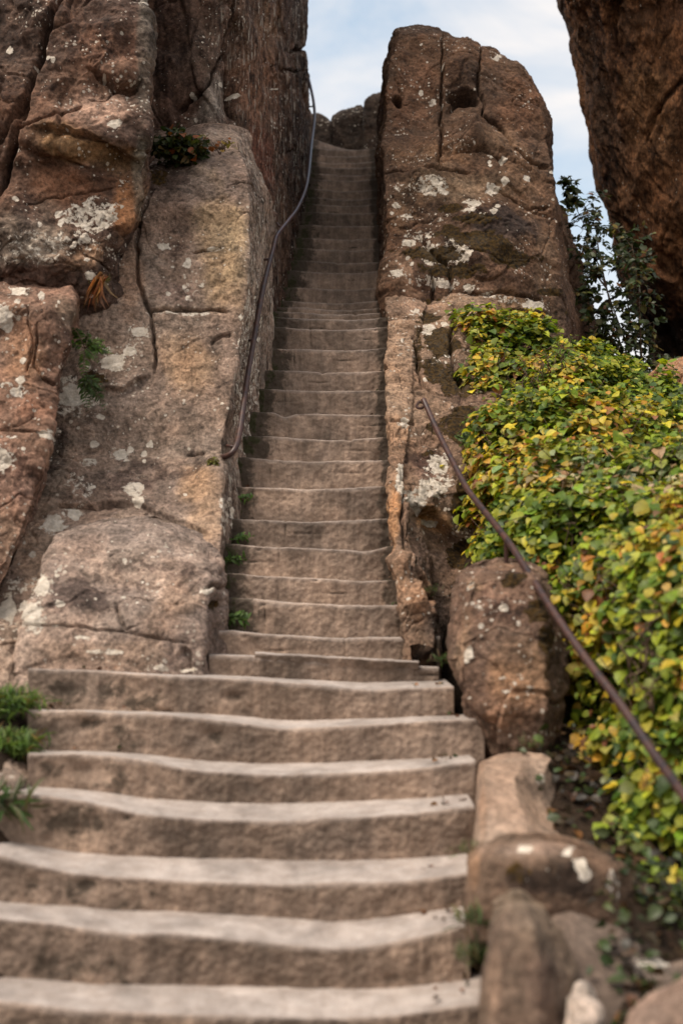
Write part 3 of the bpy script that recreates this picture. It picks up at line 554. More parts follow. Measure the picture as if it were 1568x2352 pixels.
o = rock('rock_pillar', rowsF, M_ROCK, back=(0, 0.4, 0), round_=22, px=2.6, amp=(0.045, 0.014, 0.005), facet=0.026, fscale=0.75, base=((0.122, 0.074, 0.048), (0.086, 0.056, 0.040)),
  cracks=[([(1018, 80), (1014, 150), (1013, 260), (1008, 400)], 4, 0.10), ([(1105, 110), (1098, 180), (1112, 240), (1108, 262)], 4, 0.10), ([(1108, 262), (1150, 290), (1180, 340), (1215, 365), (1262, 386)], 5, 0.12),
          ([(905, 170), (925, 230)], 4, 0.03), ([(1040, 365), (1110, 340), (1150, 380)], 5, 0.05), ([(880, 398), (960, 392), (1010, 402), (1080, 395)], 4, 0.04), ([(1040, 695), (1030, 620), (960, 540)], 6, 0.07), ([(990, 640), (1000, 700)], 6, 0.08),
          ([(1060, 680), (1150, 672), (1250, 690)], 5, 0.05), ([(1130, 430), (1200, 470), (1260, 480)], 4, 0.04)],
  ledges=[([(1010, 270), (1060, 300), (1110, 305)], 0.10, 40), ([(890, 390), (1010, 385), (1060, 330), (1110, 310), (1190, 370), (1262, 395)], 0.07, 60), ([(1020, 255), (1060, 205), (1105, 200)], -0.14, 30), ([(900, 560), (960, 600), (1000, 650)], 0.05, 50)],
  bumps=[(1060, 160, 40, 40, 0.12), (1062, 222, 34, 14, -0.21), (913, 230, 9, 14, -0.22), (1090, 310, 30, 14, 0.10), (1200, 250, 50, 60, 0.05), (1150, 560, 100, 80, 0.06), (930, 660, 50, 50, 0.05)],
  paint=[(950, 200, 60, 110, 0, (0.15, 0.082, 0.052), .7), (1190, 250, 60, 100, 0, (0.165, 0.09, 0.055), .7), (1000, 360, 110, 40, 0, (0.19, 0.12, 0.075), .6), (1060, 430, 120, 40, 0, (0.27, 0.205, 0.145), .6), (1200, 400, 60, 60, 0, (0.20, 0.125, 0.08), .6), (1130, 520, 110, 50, 0, (0.085, 0.066, 0.058), .8), (1110, 640, 90, 50, 0, (0.17, 0.11, 0.08), .6), (950, 640, 60, 70, 0, (0.24, 0.165, 0.12), .7), (930, 480, 50, 70, 0, (0.17, 0.115, 0.075), .6), (1120, 700, 120, 30, 0, (0.33, 0.23, 0.15), .7), (1250, 620, 40, 90, 0, (0.19, 0.13, 0.09), .6), (1150, 330, 60, 40, 20, (0.22, 0.15, 0.10), .5)],
  lichen=[(1000, 432, 40, 24, .62), (1085, 470, 17, 7), (1075, 488, 15, 6), (1130, 432, 18, 14, .7), (1225, 703, 24, 17), (1060, 590, 26, 16, .75), (985, 578, 26, 16, .75), (930, 500, 20, 14, .6), (960, 540, 34, 12, .55), (990, 600, 20, 14, .7), (1010, 650, 50, 16, .6), (1150, 690, 40, 12, .6), (1030, 585, 60, 50, .5), (1090, 560, 30, 14, .7), (935, 430, 40, 14, .5), (1010, 500, 40, 20, .45), (940, 560, 20, 10, .7), (1075, 660, 16, 12, .7), (915, 640, 14, 8), (1105, 690, 60, 20, .55), (960, 360, 50, 40, .4), (1140, 130, 12, 4, .9), (950, 280, 60, 30, .35), (1050, 340, 40, 20, .4), (1210, 370, 40, 30, .35), (1180, 600, 30, 30, .45)],
  moss=[(1090, 508, 50, 17, 1), (1040, 480, 38, 12, .8), (1105, 562, 76, 26, 1, 20), (1165, 600, 56, 18, 1), (985, 585, 70, 20, .85), (1050, 625, 70, 18, .85), (1030, 535, 44, 20, .72), (1250, 672, 44, 9, .85), (1010, 700, 40, 14, .75), (1190, 722, 110, 12, .75)],
  stain=[(1130, 515, 110, 50, .6), (985, 640, 40, 60, .6), (1000, 540, 90, 40, .5), (950, 500, 40, 80, .4), (1050, 610, 90, 60, .3), (1060, 150, 60, 60, .3)], spots=[(890, 390, 1240, 700, 60), (900, 120, 1250, 380, 40)], seed=33.0)
tag(o, 'brown rounded rock pillar right of the stairs, with white lichen, moss and a square hole', 'rock', 'rocks right of the stairs')

rowsM = [
 [(1262, 900, 13.0), (1290, 900, 12.4), (1370, 900, 12.5), (1400, 880, 13)],
 [(1260, 760, 13.0), (1285, 760, 12.5), (1350, 760, 12.6), (1378, 750, 13)],
 [(1258, 660, 13.1), (1280, 660, 12.6), (1325, 660, 12.7), (1342, 660, 13.1)],
 [(1256, 560, 13.2), (1275, 560, 12.8), (1305, 560, 12.9), (1322, 560, 13.2)],
 [(1254, 490, 13.3), (1268, 488, 13), (1284, 488, 13.1), (1296, 490, 13.3)],
 [(1252, 450, 13.4), (1262, 450, 13.2), (1270, 450, 13.3), (1278, 452, 13.4)]]
o = rock('rock', rowsM, M_ROCK, back=(0, 0.5, 0), round_=10, base=((0.15, 0.095, 0.065), (0.10, 0.068, 0.05)), facet=0.04, fscale=0.4, amp=(0.04, 0.02, 0.006), seed=38, stain=[(1310, 650, 60, 100, .4)])
tag(o, 'dark narrow rock wedge behind the right edge of the pillar beside the leafy shrub', 'rock', 'rocks right of the stairs')

def gl(Z, yl, xl, xr, m, e, drop=0.75):
    a = P(xl, yl, Z); c = P(xr, yl + 6, Z); lo = a + np.array([0.03, 0.0, -drop])
    return [tuple(lo), tuple(a), tuple((a + c) / 2 + np.array([0, 0, .02])), tuple(c), tuple(c + np.array([0.015, 0.03, -0.14 if Z < 8.2 else -0.02])), tuple(P(*m)), tuple(P(*e))]
rowsG = [gl(7.0, 1480, 938, 1000, (1010, 1640, 8.1), (1080, 1700, 8.2), .4), gl(7.08, 1452, 930, 1000, (1012, 1580, 8.1), (1085, 1600, 8.2), .4), gl(7.15, 1380, 918, 990, (1010, 1490, 8.2), (1090, 1480, 8.3), .5), gl(7.35, 1295, 908, 965, (1000, 1350, 8.25), (1100, 1310, 8.35)),
         gl(7.7, 1250, 904, 955, (1000, 1250, 8.35), (1115, 1210, 8.5)), gl(8.1, 1150, 895, 932, (1010, 1120, 8.45), (1130, 1080, 8.5)), gl(8.5, 1040, 892, 936, (1015, 1030, 8.75), (1140, 1000, 8.8)),
         gl(8.9, 950, 890, 942, (1030, 940, 9.05), (1150, 920, 9.2)), gl(9.7, 800, 887, 945, (1030, 800, 9.8), (1150, 800, 10)), gl(10.6, 700, 887, 975, (1040, 705, 10.5), (1150, 700, 10.7)), gl(11.3, 655, 888, 985, (1040, 660, 11.2), (1150, 660, 11.4))]
o = rock('rock_ramp', rowsG, M_ROCK, back=(0.05, 0.3, -1.4), round_=9, px=2.6, amp=(0.03, 0.013, 0.006), facet=0.018, fscale=0.38, base=((0.26, 0.185, 0.135), (0.175, 0.122, 0.092)), world=True, topcap=False,
  cracks=[([(935, 1040), (932, 1120), (920, 1190), (935, 1260), (975, 1330), (1005, 1440)], 6, 0.10), ([(935, 1155), (990, 1170), (1050, 1230), (1090, 1260)], 6, 0.08), ([(950, 760), (960, 860), (985, 900)], 5, 0.05), ([(895, 965), (950, 970)], 4, 0.05), ([(1045, 700), (1035, 800), (1060, 900)], 8, 0.08)],
  ledges=[([(940, 1150), (1000, 1180), (1060, 1240), (1100, 1270)], -0.12, 60), ([(905, 1265), (950, 1285)], 0.06, 40), ([(910, 1390), (1000, 1380)], 0.06, 40)],
  bumps=[(930, 1290, 30, 20, 0.05), (960, 1370, 30, 30, 0.05)],
  paint=[(915, 850, 34, 170, 0, (0.34, 0.25, 0.185), .7), (915, 1000, 40, 60, 0, (0.33, 0.225, 0.155), .6), (985, 1070, 60, 50, 0, (0.15, 0.10, 0.085), .8), (1000, 1190, 60, 30, 35, (0.43, 0.24, 0.11), .7), (905, 1180, 16, 90, 0, (0.42, 0.24, 0.12), .6), (1000, 1280, 60, 60, 0, (0.21, 0.155, 0.13), .8), (1010, 1420, 40, 110, 0, (0.15, 0.115, 0.10), .8), (960, 1370, 40, 60, 0, (0.36, 0.22, 0.14), .7), (920, 1330, 30, 60, 0, (0.36, 0.24, 0.16), .6), (960, 700, 70, 30, 0, (0.36, 0.26, 0.2), .7)],  # dark patch between kerb and boulder is recess shade in the colour
  lichen=[(1008, 1068, 22, 24), (985, 1120, 44, 26, .7), (960, 1140, 30, 24, .65), (920, 1100, 16, 46, .7), (1030, 1105, 20, 14, .6), (985, 760, 24, 14, .7), (1010, 790, 16, 16, .6), (930, 800, 26, 40, .42), (1060, 1210, 24, 26, .5), (960, 720, 30, 12, .5), (1030, 870, 30, 30, .45), (975, 810, 10, 40, .4), (925, 970, 20, 10, .6)],
  moss=[(975, 735, 34, 30, .72), (1010, 795, 44, 46, .8), (1040, 880, 46, 60, .9), (1058, 965, 44, 46, .9), (1000, 850, 30, 40, .6), (985, 1035, 30, 10, .6), (1080, 1080, 34, 90, .85), (1060, 1170, 30, 40, .7), (1060, 1265, 44, 34, .8), (960, 800, 12, 60, .5), (1040, 980, 60, 20, .55), (925, 1250, 12, 14, .5)],
  stain=[(985, 1050, 60, 40, .6), (1060, 900, 70, 120, .4), (1005, 1450, 40, 120, .4)], spots=[(895, 690, 1080, 1240, 60)], seed=41.0)  # last stain patch paints shade into the sheltered recess
tag(o, 'low sloping rock kerb right of the narrow stairs, dark moss on its outer face', 'rock', 'rocks right of the stairs')

rowsI = [
 [(1090, 1745, 6.3), (1150, 1760, 6.1), (1240, 1758, 6.1), (1285, 1730, 6.3)],
 [(1094, 1690, 6.25), (1150, 1708, 6.0), (1238, 1706, 6.0), (1280, 1680, 6.22)],
 [(1056, 1600, 6.25), (1104, 1630, 5.98), (1250, 1640, 5.95), (1293, 1635, 6.2)],
 [(1026, 1510, 6.3), (1060, 1512, 6.08), (1250, 1500, 6.0), (1300, 1510, 6.3)],
 [(1034, 1400, 6.35), (1064, 1390, 6.14), (1236, 1380, 6.10), (1290, 1420, 6.4)],
 [(1042, 1332, 6.42), (1068, 1320, 6.22), (1222, 1318, 6.22), (1268, 1350, 6.45)],
 [(1050, 1316, 6.5), (1076, 1306, 6.36), (1215, 1306, 6.4), (1256, 1330, 6.55)],
 [(1064, 1310, 6.8), (1092, 1301, 6.8), (1200, 1301, 6.85), (1240, 1318, 6.85)]]
o = rock('boulder', rowsI, M_ROCK, back=(0, 0.4, 0), round_=4, amp=(0.03, 0.016, 0.006), facet=0.02, fscale=0.4, crease=0.01, base=((0.22, 0.155, 0.11), (0.145, 0.10, 0.078)),
  paint=[(1110, 1380, 60, 60, 0, (0.17, 0.115, 0.09), .7), (1060, 1470, 30, 110, 10, (0.38, 0.27, 0.19), .7), (1190, 1550, 70, 90, 0, (0.30, 0.19, 0.115), .6), (1160, 1470, 60, 50, 0, (0.16, 0.115, 0.09), .6), (1170, 1650, 80, 50, 0, (0.29, 0.185, 0.125), .6), (1080, 1330, 30, 20, 0, (0.42, 0.31, 0.22), .6)],
  lichen=[(1105, 1438, 7, 6), (1075, 1500, 14, 22, .7), (1180, 1590, 50, 40, .42), (1130, 1400, 60, 40, .36), (1070, 1335, 20, 12, .5), (1210, 1370, 20, 20, .5)], moss=[(1235, 1405, 34, 40, .72), (1180, 1325, 28, 18, .62), (1255, 1460, 24, 40, .6)], stain=[(1140, 1400, 70, 50, .5), (1160, 1640, 60, 40, .3)], spots=[(1050, 1340, 1270, 1680, 40)], seed=48.0)
tag(o, 'upright mottled brown boulder beside the wide steps, below the rail post', 'boulder', 'rocks right of the stairs')

def rowJ(y, xs, Z):
    return [(xs - 4, y, Z + 1.3), (xs + 8, y, Z + .1), (xs + 70, y, Z - .45), (xs + 170, y, Z - .75), (xs + 330, y, Z - .8), (xs + 520, y, Z - .4)]
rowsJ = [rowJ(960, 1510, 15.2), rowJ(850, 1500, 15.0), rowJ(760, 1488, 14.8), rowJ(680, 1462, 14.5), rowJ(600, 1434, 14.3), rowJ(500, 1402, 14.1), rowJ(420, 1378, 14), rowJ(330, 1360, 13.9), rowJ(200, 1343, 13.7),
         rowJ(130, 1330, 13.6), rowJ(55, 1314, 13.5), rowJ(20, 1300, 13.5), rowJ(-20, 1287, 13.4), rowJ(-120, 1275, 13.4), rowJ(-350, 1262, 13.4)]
o = rock('rock_pillar', rowsJ, M_SHADED, back=(0.3, 1.5, 0), round_=14, px=3.0, amp=(0.07, 0.035, 0.012), facet=0.03, fscale=0.4, vstretch=0.28, freq=1.3, base=((0.16, 0.084, 0.042), (0.095, 0.053, 0.031)),  # base darkened as well, so the shade is in the colour
  cracks=[([(1430, -20), (1400, 60), (1420, 140)], 14, 0.10), ([(1568, 180), (1500, 260), (1480, 330)], 8, 0.08)], ledges=[([(1480, 560), (1520, 620), (1568, 640)], 0.12, 60)],
  paint=[(1370, 150, 40, 200, -8, (0.075, 0.05, 0.035), .6), (1490, 250, 70, 120, -15, (0.27, 0.16, 0.085), .6), (1440, 60, 40, 60, 0, (0.10, 0.06, 0.04), .6), (1540, 520, 50, 120, 0, (0.22, 0.12, 0.06), .5), (1450, 420, 60, 80, 0, (0.22, 0.13, 0.075), .5), (1540, 790, 60, 80, 0, (0.05, 0.035, 0.025), .8)],
  lichen=[(1500, 200, 30, 60, .3)], stain=[(1400, 100, 60, 150, .5), (1530, 760, 70, 80, .8), (1400, 400, 30, 120, .4)], seed=55.0)
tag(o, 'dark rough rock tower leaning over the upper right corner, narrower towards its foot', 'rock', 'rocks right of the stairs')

rowsK = [
 [(1440, 1020, 11.2), (1480, 1020, 10.9), (1600, 1020, 10.6), (1800, 1020, 10.6)], [(1470, 930, 11.3), (1500, 930, 11.0), (1600, 920, 10.7), (1800, 900, 10.7)],
 [(1480, 880, 11.4), (1505, 870, 11.1), (1600, 850, 10.8), (1800, 830, 10.8)], [(1488, 850, 11.5), (1520, 840, 11.25), (1600, 805, 11.0), (1800, 770, 11.0)], [(1510, 842, 11.8), (1545, 820, 11.6), (1620, 785, 11.5), (1800, 750, 11.5)]]
o = rock('boulder', rowsK, M_ROCK, back=(0, 0.5, 0), round_=20, facet=0.05, fscale=0.4, base=((0.36, 0.215, 0.13), (0.28, 0.17, 0.11)), seed=60, lichen=[(1560, 900, 30, 30, .4)], cracks=[([(1500, 900), (1540, 890), (1568, 860)], 5, 0.05)])
tag(o, 'tan orange boulder at the right edge above the hedge, under the dark tower', 'boulder', 'rocks right of the stairs')

# parapet stones across the head of the stairs
def block(name, x0, x1, yb, pts, Z, label, seed, th=0.5, col=((0.065, 0.048, 0.038), (0.045, 0.034, 0.028))):
    """pts: skyline from left to right (x, y)"""
    xs = np.linspace(x0, x1, 6); yt = np.interp(xs, [p[0] for p in pts], [p[1] for p in pts])
    rows = []
    for f, dz in ((0, 0), (.3, 0), (.65, .02), (.88, .03), (1.0, .10)):
        rows.append([(x, yb + (t - yb) * f, Z + dz) for x, t in zip(xs, yt)])
    rows.append([(x0 + (x - x0) * .86 + (x1 - x0) * .07, t - 2, Z + .28) for x, t in zip(xs, yt)])
    o = rock(name, rows, M_ROCK, back=(0, th, 0), round_=3, px=2.4, amp=(0.014, 0.010, 0.004), facet=0.012, crease=0.01, fscale=0.35, base=col, seed=seed)
    tag(o, label, 'rock', 'parapet stones at the head of the stairs')
block('parapet_stone', 690, 761, 372, [(690, 276), (718, 262), (734, 260), (750, 267), (761, 276)], 18.0, 'leftmost dark parapet stone at the head of the stairs, beside the rail', 64)
block('parapet_stone', 759, 836, 372, [(759, 268), (785, 257), (815, 249), (836, 243)], 18.1, 'middle and widest dark parapet stone closing the head of the stairs', 67)
block('parapet_stone', 833, 905, 372, [(833, 232), (845, 222), (866, 217), (905, 212)], 17.8, 'rightmost and tallest parapet stone at the head of the stairs, against the pillar', 70)

# ------------------------------------------------------------------ stairs
def step(parent, edge, Zf, back_z, bot, seed, wide=False, spacing=2.6, ext=(0.0, 0.0), darkends=True, rn=0.028, chips=(), zx=None, wearw=1.0):
    """edge: nosing polyline [(x, y)] in picture units at depth Zf (zx: depth per point); back_z: depth the tread runs back to; bot: lowest height"""
    zs = zx if zx is not None else [Zf] * len(edge)
    pts = np.array([P(x, y, z) for (x, y), z in zip(edge, zs)])
    x0, x1 = pts[0, 0] - ext[0], pts[-1, 0] + ext[1]
    n = max(12, int((x1 - x0) * FPX / Zf / spacing))
    X = np.linspace(x0, x1, n)
    E_ = np.interp(X, pts[:, 0], pts[:, 2]); Yf = np.interp(X, pts[:, 0], pts[:, 1])
    for _ in range(int(0.0009 * n * n) + 2): E_[1:-1] = 0.5 * E_[1:-1] + 0.25 * (E_[2:] + E_[:-2])
    s0 = np.stack([X, np.full(n, seed * 3.7), np.zeros(n)], 1)
    E_ = E_ + 0.004 * fbm(s0 * 3.1, 3) + 0.002 * fbm(s0 * 17, 2); Yf = Yf + 0.012 * fbm(s0 * 1.3 + 7, 2) + 0.004 * fbm(s0 * 15, 2)
    emax = max(E_.max(), E_.mean() + 0.01)
    rise = float(np.mean(E_)) - bot
    nr_ = max(6, int(rise * FPX / Zf / spacing))
    r_ = rn * (1 + 0.5 * fbm(s0 * 4 + 3, 2))
    prof_y, prof_z, wr, ky = [], [], [], []
    for k in range(nr_ + 1):
        f = k / nr_; prof_y.append(Yf + 0.025 * (1 - f)); prof_z.append(bot + (E_ - r_ - bot) * f); wr.append(0.0 if f < .96 else 0.3 * (f - .96) / .04); ky.append(0)
    for k in range(1, 6):
        a = k / 5 * math.pi / 2; prof_y.append(Yf + r_ * (1 - math.cos(a))); prof_z.append(E_ - r_ * (1 - math.sin(a))); wr.append((0.3, 0.35, 0.6, 0.9, 1.0)[k - 1]); ky.append(1)
    nb = max(4, int((back_z - Zf) / 0.02))
    for k in range(1, nb + 1):
        f = k / nb; ln = E_ + (0.45 * (np.percentile(E_, 90) - E_) - 0.016 if wide else 0.0)
        prof_y.append((Yf + r_) * (1 - f) + back_z * f); prof_z.append(E_ * (1 - f) + (ln + 0.008) * f); wr.append(1.0 if k < nb - 1 else .6); ky.append(2)
    prof_y.append(np.full(n, back_z)); prof_z.append(np.full(n, bot)); wr.append(0); ky.append(3)
    g = np.stack([np.broadcast_to(X, (len(prof_y), n)), np.array(prof_y), np.array(prof_z)], -1)
    m = len(prof_y); v = g.reshape(-1, 3); wr = np.repeat(np.array(wr), n)
    i, j = np.meshgrid(np.arange(m), np.arange(n - 1), indexing='ij'); i2 = (i + 1) % m
    q = np.stack([i * n + j, i * n + j + 1, i2 * n + j + 1, i2 * n + j], -1).reshape(-1, 4)
    polys = [[k * n for k in range(m)], [k * n + n - 1 for k in range(m)][::-1]]
    me = make_mesh('step', v, q, polys); N = normals(me)
    ee = smooth01(np.minimum(v[:, 0] - x0, x1 - v[:, 0]) / 0.04)
    d = ee * (0.012 * fbm(v * 2.0 + seed, 3) * (1 - 0.6 * wr) + 0.008 * fbm(v * 10 + seed, 3) * (1 - 0.75 * wr) + 0.005 * fbm(v * 34, 2) * (1 - 0.8 * wr))
    sx_, sy_, _ = proj(v); dark = np.zeros(len(v))
    for (cx, cy, rx, ry, dp) in chips:
        rr = ((sx_ - cx) / rx) ** 2 + ((sy_ - cy) / ry) ** 2
        d -= dp * np.exp(-rr * 1.4); dark = np.maximum(dark, 0.62 * np.exp(-rr * .8))
    # bowed, softly undulating risers
    v2 = v + N * d[:, None]
    me.vertices.foreach_set('co', v2.astype(np.float32).ravel()); me.update()
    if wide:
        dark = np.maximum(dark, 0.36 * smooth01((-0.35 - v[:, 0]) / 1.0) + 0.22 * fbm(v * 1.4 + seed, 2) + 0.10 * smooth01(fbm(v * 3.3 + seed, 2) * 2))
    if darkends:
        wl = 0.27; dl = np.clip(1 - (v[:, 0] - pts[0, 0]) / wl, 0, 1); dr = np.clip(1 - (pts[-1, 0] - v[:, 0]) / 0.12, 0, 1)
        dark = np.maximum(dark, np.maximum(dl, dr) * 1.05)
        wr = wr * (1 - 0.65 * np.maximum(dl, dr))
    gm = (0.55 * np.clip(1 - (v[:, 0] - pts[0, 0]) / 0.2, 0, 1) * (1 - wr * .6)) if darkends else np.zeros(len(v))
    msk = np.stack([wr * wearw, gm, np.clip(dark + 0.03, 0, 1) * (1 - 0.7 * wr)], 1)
    set_attr(me, 'Msk', msk)
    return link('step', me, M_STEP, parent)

low_edges = [
 [(65, 1535), (200, 1539), (420, 1553), (560, 1558), (700, 1573), (850, 1586), (960, 1579), (1042, 1577)],
 [(65, 1630), (200, 1634), (400, 1642), (560, 1660), (650, 1674), (800, 1667), (980, 1655), (1112, 1650)],
 [(65, 1730), (200, 1732), (330, 1745), (450, 1768), (620, 1780), (800, 1775), (960, 1765), (1092, 1746)],
 [(-360, 1806), (-70, 1812), (20, 1822), (130, 1830), (240, 1848), (285, 1864), (400, 1875), (500, 1884), (650, 1886), (900, 1872), (1090, 1852)],
 [(-420, 1935), (-60, 1950), (60, 1980), (150, 2003), (250, 2014), (400, 2020), (650, 2031), (900, 2027), (1088, 2003)],
 [(-440, 2085), (-80, 2100), (150, 2123), (300, 2149), (350, 2141), (475, 2150), (650, 2168), (784, 2178), (900, 2168), (1078, 2121)],
 [(-460, 2265), (-100, 2285), (100, 2310), (175, 2321), (300, 2324), (500, 2333), (784, 2338), (900, 2332), (1128, 2300)],
 [(-480, 2480), (-120, 2500), (300, 2540), (700, 2560), (1160, 2520)]]
low_chips = [[(530, 1602, 26, 14, .035), (280, 1590, 90, 40, .012), (150, 1580, 90, 30, .012), (380, 1636, 22, 8, .03)],
 [(205, 1665, 36, 18, .02), (490, 1690, 34, 22, .03), (120, 1680, 60, 30, .01)], [(200, 1770, 50, 22, .02), (120, 1775, 50, 30, .01)], [(150, 1895, 110, 60, .012), (290, 1880, 16, 10, .02)],
 [(205, 2035, 40, 24, .02), (60, 2040, 60, 60, .012)], [(150, 2220, 160, 70, .01), (900, 2250, 60, 20, .015)], [], []]
lowZ = [6.40, 6.11, 5.83, 5.55, 5.27, 4.99, 4.71, 4.43]
st1 = empty('staircase', (0, 4.2, -1.5))
tag(st1, 'wide lower flight of worn sandstone steps with pale hollowed treads in the foreground', 'staircase')
for k, (ed, z) in enumerate(zip(low_edges, lowZ)):
    bz = (lowZ[k - 1] + 0.09) if k else 6.95
    hb = float(np.mean([P(x, y, z)[2] for x, y in ed])) - 0.34
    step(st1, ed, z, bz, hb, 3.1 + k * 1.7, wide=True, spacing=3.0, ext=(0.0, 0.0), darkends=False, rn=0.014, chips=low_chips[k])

narrow = [(1516, 519, 1008), (1460, 537, 1010), (1387, 539, 935), (1331, 519, 903), (1260, 520, 896), (1196, 526, 890), (1122, 534, 889), (1058, 545, 891), (1008, 578, 886), (951, 584, 880), (897, 600, 877), (854, 620, 881), (804, 627, 883), (756, 630, 882), (732, 628, 882), (720, 630, 882), (709.6, 636, 880), (694.6, 648, 878), (663, 665, 877), (625, 671, 877), (602.5, 685, 876), (574, 692, 868), (550, 698, 868), (519, 701, 867), (489, 705, 864), (470.6, 709, 861), (457, 710, 860), (437, 711, 860), (413.5, 712, 859), (401, 714, 859), (385, 716, 860), (373, 716, 860), (357.6, 716, 857), (343.5, 716, 857)]
dd = [.42, .30] + [.26] * 12 + [.42, .45, .45, .42] + [.22] * 5 + [.27] * 3 + [.45, .36, .3, .27, .4, .3, .42, .3, .3]
nz_, nZ = 6.40, []
for k in range(34): nz_ += dd[k] if k < len(dd) else .3; nZ.append(nz_)
st2 = empty('staircase', (0, 6.8, -0.3))
tag(st2, 'steep narrow upper flight of stone steps climbing between the rock walls', 'staircase')
rr_ = random.Random(5)
for k, (y, xl, xr) in enumerate(narrow):
    z = nZ[k]; wpx = xr - xl; s = 8.0 / z
    ed = [(xl, y - rr_.uniform(4, 9) * s), (xl + .25 * wpx, y - rr_.uniform(0, 4) * s), (xl + .5 * wpx, y + rr_.uniform(0, 4) * s), (xl + .72 * wpx, y + rr_.uniform(-1, 4) * s), (xr, y - rr_.uniform(2, 7) * s)]
    if k == 9: ed = [(584, 946), (636, 948), (640, 953), (652, 962), (668, 955), (682, 950), (770, 951), (880, 952)]
    if k == 4: ed = [(520, 1249), (600, 1255), (720, 1259), (800, 1262), (820, 1266), (850, 1266), (896, 1254)]
    if k == 3: ed = [(519, 1316), (600, 1321), (720, 1329), (840, 1334), (903, 1331)]
    if k == 2: ed = [(539, 1372), (600, 1377), (700, 1386), (800, 1389), (935, 1390)]
    if k == 1: ed = [(537, 1448), (600, 1455), (750, 1464), (900, 1464), (1010, 1461)]
    if k == 0: ed = [(519, 1503), (600, 1508), (750, 1518), (900, 1527), (1008, 1532)]
    bz = (nZ[k + 1] + .08) if k < 33 else 19.0
    hb = P(xl, y, z)[2] - (0.45 if k > 1 else 0.3)
    le = 0.10 if k > 1 else 0.10
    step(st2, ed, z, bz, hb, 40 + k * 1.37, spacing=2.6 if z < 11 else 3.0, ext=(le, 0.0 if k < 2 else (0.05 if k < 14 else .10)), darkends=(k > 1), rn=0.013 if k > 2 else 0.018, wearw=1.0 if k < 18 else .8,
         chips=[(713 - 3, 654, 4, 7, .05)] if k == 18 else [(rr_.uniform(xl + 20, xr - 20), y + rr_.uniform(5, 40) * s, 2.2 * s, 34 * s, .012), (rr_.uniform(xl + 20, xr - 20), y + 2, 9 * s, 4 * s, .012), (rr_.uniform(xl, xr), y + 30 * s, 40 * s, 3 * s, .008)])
# two winder steps turning left at the head
step(st2, [(712, 332), (745, 336), (800, 344), (830, 345)], 16.9, 19.0, P(760, 340, 17)[2] - .25, 91, ext=(.1, .02), zx=[16.95, 17.1, 17.5, 17.7], rn=.016, wearw=.6)
step(st2, [(712, 316), (728, 321), (765, 334), (800, 343)], 17.1, 19.0, P(740, 330, 17.3)[2] - .3, 93, ext=(.1, .02), zx=[17.1, 17.25, 17.6, 17.9], rn=.016, wearw=.5)
# stone strip laid along the first narrow tread
step(st2, [(585, 1500), (700, 1505), (800, 1510), (962, 1520)], 6.80, 6.84, P(770, 1520, 6.8)[2] - .045, 97, ext=(0, 0), darkends=False, rn=.008)

# ------------------------------------------------------------------ lower right kerb stones
rowsN = [
 [(1082, 2060, 4.95), (1100, 2060, 4.9), (1215, 2060, 4.92), (1300, 2050, 5.05), (1420, 2060, 5.2)],
 [(1090, 1945, 5.0), (1110, 1940, 4.97), (1215, 1938, 5.0), (1290, 1955, 5.12), (1400, 1990, 5.3)],
 [(1092, 1900, 5.12), (1112, 1880, 5.1), (1208, 1885, 5.14), (1270, 1920, 5.26), (1375, 1975, 5.45)],
 [(1093, 1850, 5.28), (1110, 1825, 5.26), (1190, 1835, 5.30), (1240, 1880, 5.42), (1340, 1945, 5.6)],
 [(1094, 1795, 5.48), (1108, 1775, 5.47), (1185, 1785, 5.5), (1225, 1820, 5.6), (1310, 1880, 5.75)],
 [(1095, 1765, 5.7), (1108, 1752, 5.7), (1200, 1745, 5.72), (1262, 1755, 5.74), (1290, 1810, 5.85)],
 [(1098, 1752, 5.9), (1112, 1745, 5.9), (1200, 1736, 5.9), (1264, 1742, 5.9), (1285, 1780, 5.95)]]
o = rock('kerb_stone', rowsN, M_WORN, back=(0, 0.25, -0.25), round_=2, px=3.4, crease=0, amp=(0.012, 0.006, 0.002), facet=0, base=((0.34, 0.27, 0.225), (0.27, 0.205, 0.165)), lichen=[(1240, 1790, 12, 16, .8)], paint=[(1105, 1830, 14, 90, 0, (0.24, 0.165, 0.12), .6)], seed=80)
tag(o, 'hollowed grey kerb stone right of the wide steps just below the mottled boulder', 'rock', 'kerb stones beside the wide steps')
rowsO = [
 [(1070, 2160, 4.75), (1110, 2160, 4.6), (1250, 2150, 4.6), (1400, 2100, 4.75), (1445, 2080, 4.95)],
 [(1072, 2060, 4.8), (1110, 2060, 4.62), (1250, 2060, 4.62), (1400, 2050, 4.75), (1448, 2040, 4.95)],
 [(1080, 1985, 4.85), (1118, 1980, 4.66), (1250, 1985, 4.66), (1400, 2000, 4.78), (1440, 2000, 4.98)],
 [(1092, 1955, 4.95), (1130, 1945, 4.75), (1240, 1942, 4.75), (1380, 1972, 4.85), (1425, 1980, 5.02)],
 [(1110, 1945, 5.1), (1140, 1935, 5.0), (1230, 1930, 5.0), (1360, 1960, 5.05), (1400, 1970, 5.1)]]
